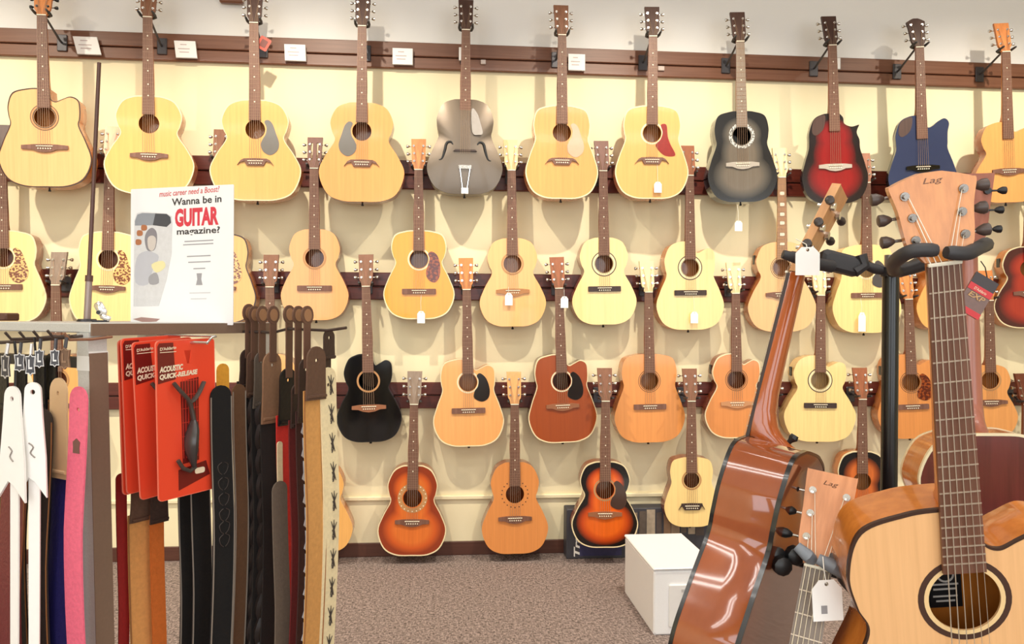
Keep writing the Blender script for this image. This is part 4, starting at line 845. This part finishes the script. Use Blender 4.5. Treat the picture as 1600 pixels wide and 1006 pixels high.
# black embossed hang tags above the left straps
SILV = mat('tag_silver', (210, 206, 202), .35, .3); TGB = mat('tag_black', (66, 64, 68), .45); TBR = mat('tag_brown2', (116, 88, 70), .5)
for i, (x, y, w, h, yw, br_, lab) in enumerate(((9, 572, .024, .042, .05, 0, 'black hang tag with silver letter at the left edge'), (31, 566, .018, .032, .7, 0, 'second black hang tag from the left edge'), (48, 570, .016, .036, .8, 0, 'third black hang tag from the left edge'), (62, 560, .015, .032, .8, 0, 'fourth black hang tag from the left edge'), (86, 559, .015, .030, .8, 0, 'black hang tag just left of the brown one'), (101, 560, .026, .036, .2, 1, 'brown leather hang tag with stamped letter beside the post'))):
    p = PZ(x, y, 1.375); m = frame(p, UZ, Matrix.Rotation(yw*.8, 3, 'Z') @ HL_); t = thing('strap_hang_tag', lab, 'hang tag', m, 'hang tags above the left straps')
    P = [(-w*.5, -h*.42), (-w*.18, -h*.42), (0, -h*.52), (w*.18, -h*.42), (w*.5, -h*.42), (w*.40, 0), (w*.5, h*.42), (w*.18, h*.42), (0, h*.54), (-w*.18, h*.42), (-w*.5, h*.42), (-w*.40, 0)]
    bd = MB().plate(P, [], -.001, .0015).build('leather', TBR if br_ else TGB, t, 0)
    MB().plate(P, [[(a_*.86, b_*.90) for a_, b_ in P]], -.0016, -.0008).build('stamped_border', mat('tag_emboss', (150, 118, 94), .5) if br_ else SILV, bd, 0)
    lettering('L', -w*.20, -h*.20, w*.20, h*.26, -.0018, mat('tag_emboss', (150, 118, 94), .5) if br_ else SILV, bd, 0, .03)
    MB().tube([(0, .001, h*.5), (0, .004, h*.5+.018)], .003, 6).build('loop', SILV if x in (9, 48) else TGB, t, 0)

# ------------------------------------------------------------------ white storage box and dark carton on the floor
n0, f0 = PG(1021, 993), PG(976, 926); dirb = (f0-n0); LB_ = dirb.length; dirb.normalize(); side_ = Vector((dirb.y, -dirb.x, 0))
bmx = Matrix((side_, dirb, UZ)).transposed().to_4x4(); bmx.translation = n0
sb = thing('storage_box', 'white foam storage box with drawer front on the carpet', 'storage box', bmx)
WB_, HB_ = .27, .262; WH = mat('box_white', (240, 240, 241), .55, 0, 0, .03, 120); WH2 = mat('box_white2', (232, 230, 228), .5)
MB().bbox((WB_/2, LB_/2, HB_/2), (WB_, LB_, HB_), .006).build('body', WH, sb, 0)
MB().bbox((WB_/2, LB_/2, HB_+.006), (WB_+.006, LB_+.006, .012), .004).build('lid', WH, sb, 0)
dr = MB().bbox((WB_/2+.012, -.004, HB_*.46), (WB_-.10, .010, HB_*.66), .003).build('drawer', WH2, sb, 0)
MB().box((WB_/2+.012, -.0095, HB_*.70), (.07, .004, .012)).build('handle', mat('box_grey', (190, 188, 188), .5), dr, 0)
q0, q1 = PW(885, 879, .13), PW(1135, 872, .13); CARD = mat('carton_dark', (64, 64, 72), .5, 0, 0, .2, 25)
db = thing('carton', 'dark printed carton standing against the wall behind the white box', 'carton', Matrix.Translation((q0.x, -.13, 0)))
wq = q1.x-q0.x; hq = PW(885, 796, .13).z
MB().bbox((wq/2, .055, hq/2), (wq, .10, hq), .004).build('box', CARD, db, 0)
MB().plate([(.07, .015), (.30, .015), (.30, .085), (.07, .085)], [], .0042, .005).build('print', mat('carton_blue', (54, 54, 96), .4, 0, 0, .3, 60), db, 0)
lettering('Tra', .040, .012, .072, .125, .0035, PAPER, db, .2, .03, 0, True)
for i in range(9):
    c = ((150, 128, 104), (96, 84, 74), (176, 160, 138), (84, 72, 66), (140, 110, 84))[i % 5]
    MB().box((wq*.42+i*.045, .0035, hq*.70), (.030+.008*(i % 3), .003, hq*(.42+.06*((i*7) % 3)))).build('print', mat('carton_print_%d' % (i % 5), c, .5, 0, 0, .3, 40), db, 0)

# ------------------------------------------------------------------ foreground guitars on a stand
up = UZ
GLOSS = wood('side_gloss_mahogany', (150, 78, 40), .10, .8, .2, axis=(5, 5, 3)); BACKR = wood('back_mahogany', (122, 66, 40), .14, .7, .2, axis=(30, 30, 2)); NGL = wood('neck_gloss', (168, 84, 34), .15, .6, .12)
# 1: guitar hanging side-on
pn, pb = PZ(1241, 432, 1.52), PZ(1078, 1090, 1.45); ax = pn-pb
fr1 = -RH*math.cos(math.radians(32))+FH*math.sin(math.radians(32))
k1 = dict(L=ax.length, B=ax.length*.605, a=.195, style='dread', top=NATY, side=GLOSS, backm=BACKR, neckm=NGL, headm=wood('head_light', (214, 158, 104), .35, .2), bind=B_BK, bind_back=B_BK, dep=.106, big=True, head='square', htilt=14, hl=.17, pegm=CHROME, buttonm=mat('button_dark', (60, 50, 46), .3), fb=EBONY)
g1, hd1, _, _ = guitar('glossy mahogany guitar hanging side-on from the stand, in the foreground', frame(pb, ax, fr1), k1)
B1 = k1['B']
MB().tube([(0, .06, B1+.004), (0, .064, B1+.012), (0, .068, B1+.018), (0, .070, B1+.024)], [.004, .005, .009, .007], 8).build('strap_button', BLACK, g1, 40)
# 2: large guitar facing the viewer
pn, ph = PZ(1472, 413, 1.09), PZ(1507, 936, 1.165); ax = (pn-ph); Ls = ax.length; ax.normalize(); B2 = .50; zs2 = B2-.285*Ls; L2 = zs2+Ls
k2 = dict(L=L2, B=B2, a=.205, b=.137, c=.158, style='dread', cut='round', zs=zs2, rs=.049, zb=L2-.645*Ls/.49, top=T((240, 188, 132)), side=wood('side_amber', (206, 126, 52), .2, .5, .14, axis=(30, 30, 2)), neckm=N_OR, headm=wood('head_amber', (212, 138, 70), .3, .4, .12), bind=B_DK, ros=[(mat('ros_cream2', (240, 206, 150), .4), 1.0, 1.13), (mat('ros_brown', (74, 50, 40), .35), 1.13, 1.30)], dep=.10, big=True, head='flare', hs=1.18, hl=.120, htilt=12, pegm=mat('peg_steel', (150, 144, 138), .25, .9), buttonm=mat('button_brown', (78, 64, 58), .4), fb=wood('fb_foreground', (112, 76, 60), .4, .1, .25))
fr2 = -FH*.985-RH*.17
g2, hd2, top2, _ = guitar('large pale cutaway guitar facing the viewer, in the right foreground', frame(ph-ax*zs2, ax, fr2), k2)
lg = lettering('Lag', -.012, L2+.108, .014, L2+.118, .0, mat('logo_brown', (110, 66, 36), .4), hd2, .3, 0, 0, False, 'logo')
for v in lg.data.vertices: v.co.y = (v.co.z-L2-.005)*math.tan(math.radians(12))-.0065
li = MB().box((.004, .0945, zs2-.028), (.050, .002, .075)).build('inside_label', BLACK, g2, 0)
SL = mat('label_silver', (196, 188, 178), .4)
MB().plate(circ(.006, zs2-.010, .013, 20), [circ(.006, zs2-.010, .010, 20)], .0922, .0928).build('label_print', SL, li, 0)
for i, (z, ww) in enumerate(((.004, .040), (-.004, .034), (-.016, .036), (-.024, .028))): MB().box((.004, .0925, zs2+z-.030), (ww, .0006, .003)).build('label_print', SL, li, 0)
# 3: lower guitar, head and neck in view
pn = PZ(1277, 890, 1.30); ax = (RH*.27+UZ*.90+FH*.30).normalized(); L3, B3 = .85, .49
k3 = dict(L=L3, B=B3, a=.19, style='dread', top=T((238, 180, 112)), side=S_OR, neckm=N_OR, headm=wood('head_pink', (226, 158, 112), .3, .3), dep=.095, big=True, head='square', hs=1.05, hl=.16, htilt=8, pegm=CHROME, buttonm=BLACK, fb=wood('fb_grey2', (126, 112, 100), .4, .1))
g3, hd3, _, _ = guitar('guitar hanging low on the stand, only its head and neck in view', frame(pn-ax*L3, ax, -FH*.93-RH*.36), k3)
lg = lettering('Lag', -.012, L3+.140, .012, L3+.150, .0, mat('logo_brown', (110, 66, 36), .4), hd3, .3, 0, 0, False, 'logo')
for v in lg.data.vertices: v.co.y = (v.co.z-L3-.005)*math.tan(math.radians(8))-.0065
# 4: guitar turned away, behind the large one
pn, pb = PZ(1511, 395, 1.80), PZ(1518, 985, 1.80); ax = pn-pb
MHR = wood('back_dark_red', (96, 28, 26), .16, .7, .35, axis=(22, 22, 1.2)); NRD = wood('neck_red', (168, 104, 84), .35, .3, .12)
k4 = dict(L=ax.length, B=ax.length*.537, a=.19, b=.117, c=.148, style='om', top=NATY, side=wood('side_amber', (206, 126, 52)), backm=MHR, neckm=NRD, headm=NRD, bind=B_CR, bind_back=B_CR, dep=.10, big=False, head='square', pegm=BLACK)
g4, _, _, _ = guitar('dark red backed guitar turned away behind the large pale guitar', frame(pb, ax, FH*.98+RH*.1), k4)
# stand
pt = PZ(1392, 415, 1.50); sm_ = Matrix.Translation((pt.x, pt.y, 0)); stand = thing('guitar_stand', 'black floor stand with padded arms holding the foreground guitars', 'guitar stand', sm_)
SI = sm_.inverted(); BLKM = mat('stand_black', (20, 20, 22), .3, .3, .3)
MB().tube([(0, 0, .25), (0, 0, pt.z-.02)], .0150, 16).build('post', BLKM, stand, 40)
MB().tube([(0, 0, pt.z-.03), (0, 0, pt.z+.02)], [.0115, .0115], 14).build('post_tip', mat('stand_steel', (140, 138, 138), .3, .7), stand, 40)
MB().tube([(0, 0, .22), (0, 0, .30)], .022, 14).build('collar', BLKM, stand, 40)
for i in range(3):
    an = math.radians(90+120*i); e_ = Vector((math.cos(an), math.sin(an), 0))
    MB().tube([e_*.01+UZ*.27, e_*.30+UZ*.04, e_*.36+UZ*.012], .011, 10).build('leg', BLKM, stand, 40)
def sp(*pts): return [SI @ PZ(*p) for p in pts]
# upper left arm to the side-on guitar
MB().tube(sp((1392, 426, 1.50), (1368, 420, 1.50), (1345, 412, 1.50)), [.006, .010, .007], 10).build('arm', RUBBER, stand, 40)
MB().tube(sp((1392, 418, 1.50), (1392, 432, 1.50)), .019, 12).build('hub', STEEL, stand, 40)
bp = SI @ PZ(1312, 411, 1.49); MB().bbox(bp, (.075, .03, .036), .006, Matrix.Rotation(math.radians(14), 3, 'Y') @ Matrix.Rotation(-PSI, 3, 'Z')).build('yoke_block', RUBBER, stand, 0)
MB().tube(sp((1345, 398, 1.48), (1350, 415, 1.48), (1335, 425, 1.48)), .011, 8).build('yoke_cap', RUBBER, stand, 40)
MB().tube(sp((1300, 416, 1.47), (1262, 410, 1.45), (1240, 402, 1.44), (1223, 397, 1.44)), [.012, .011, .010, .008], 10).build('yoke_prong', RUBBER, stand, 40)
MB().tube(sp((1300, 412, 1.52), (1268, 405, 1.58), (1236, 398, 1.60)), [.011, .010, .008], 10).build('yoke_prong', RUBBER, stand, 40)
# arm to the large guitar
MB().tube(sp((1392, 424, 1.50), (1425, 418, 1.35), (1455, 405, 1.20), (1470, 402, 1.16)), [.012, .012, .014, .014], 10).build('arm', RUBBER, stand, 40)
MB().tube(crom(sp((1468, 404, 1.17), (1405, 424, 1.17), (1396, 412, 1.12), (1412, 398, 1.07), (1432, 391, 1.055), (1463, 391, 1.055)), 3), [.009]*6+[.0098]*9+[.008], 10).build('yoke_prong', RUBBER, stand, 40)
MB().tube(crom(sp((1472, 404, 1.17), (1536, 386, 1.17), (1540, 381, 1.14), (1524, 390, 1.08), (1508, 396, 1.06), (1478, 394, 1.055)), 3), [.009]*6+[.0098]*9+[.008], 10).build('yoke_prong', RUBBER, stand, 40)
# rear arm and yoke for the guitar that is turned away
MB().tube(sp((1392, 426, 1.50), (1440, 412, 1.62), (1490, 392, 1.74), (1508, 388, 1.755)), [.010, .010, .011, .010], 10).build('arm', RUBBER, stand, 40)
MB().tube(crom(sp((1508, 388, 1.755), (1484, 391, 1.76), (1481, 388, 1.80), (1482, 384, 1.86)), 3), .008, 10).build('yoke_prong', RUBBER, stand, 40)
MB().tube(crom(sp((1508, 388, 1.755), (1534, 386, 1.76), (1538, 384, 1.80), (1536, 381, 1.86)), 3), .008, 10).build('yoke_prong', RUBBER, stand, 40)
# lower arm with clamp knobs and yoke for the low guitar
MB().tube(sp((1392, 930, 1.50), (1330, 905, 1.42), (1280, 890, 1.36), (1235, 874, 1.34)), .0065, 10).build('arm', mat('stand_bar', (40, 38, 40), .15, .7), stand, 40)
for (x, y, dz) in ((1213, 868, 1.34), (1243, 868, 1.33), (1222, 884, 1.32)):
    a_ = SI @ PZ(x, y, dz); MB().tube([a_+Vector((0, -.010, 0)), a_+Vector((0, -.006, 0)), a_+Vector((0, .010, 0))], [.010, .0155, .0155], 10).build('knob', BLACK, stand, 40)
YG = mat('yoke_grey', (128, 134, 142), .5)
MB().tube(sp((1245, 853, 1.30), (1262, 868, 1.29), (1268, 874, 1.30)), [.008, .011, .010], 10).build('yoke_prong', YG, stand, 40)
MB().tube(sp((1278, 873, 1.28), (1300, 884, 1.27), (1318, 896, 1.28)), [.009, .012, .010], 10).build('yoke_prong', YG, stand, 40)
MB().tube(sp((1303, 868, 1.29), (1322, 905, 1.30), (1342, 935, 1.33)), [.010, .013, .007], 8).build('yoke_cap', mat('yoke_dark', (84, 86, 88), .4), stand, 40)
# tags and string packet in the foreground
white_tag('large blank white price tag below the head of the side-on guitar', PZ(1262, 386, 1.42), PSI*-1, .043, .050, .010, False, 0, (.0, .06, .02))
white_tag('white price tag with grey print on the low foreground guitar', PZ(1291, 906, 1.25), PSI*-1, .047, .064, .035, True, -.06, (.004, .02, .03))
p = PZ(1526, 462, 1.62); m = frame(p, (RH*.50+UZ*.87), -FH); sp_ = thing('string_packet', 'small red and black string packet hanging at the reddish neck', 'string packet', m)
MB().plate(rrect(-.026, -.042, .026, .042, .003, 2), [], -.002, .002).build('packet', mat('packet_brown', (110, 72, 56), .4, 0, .3, .25, 120), sp_, 0)
MB().box((0, -.0024, .030), (.052, .0006, .024)).build('print', mat('packet_black', (54, 42, 42), .4), sp_, 0); MB().box((0, -.0026, .012), (.052, .0008, .014)).build('print', mat('packet_red', (206, 38, 44), .4), sp_, 0); MB().box((0, -.0026, -.036), (.052, .0008, .012)).build('print', mat('packet_red', (206, 38, 44), .4), sp_, 0)
lettering('EXP', -.018, -.008, .018, .003, -.0032, mat('packet_gold', (196, 150, 96), .4), sp_, .2, .02)
lettering("D'Addario", -.014, .0085, .014, .0145, -.0034, CRM, sp_, .2)
MB().tube([(0, 0, .042), (-.008, .012, .062), (-.014, .03, .075)], .0012, 5).build('tie', BLACK, sp_, 0)
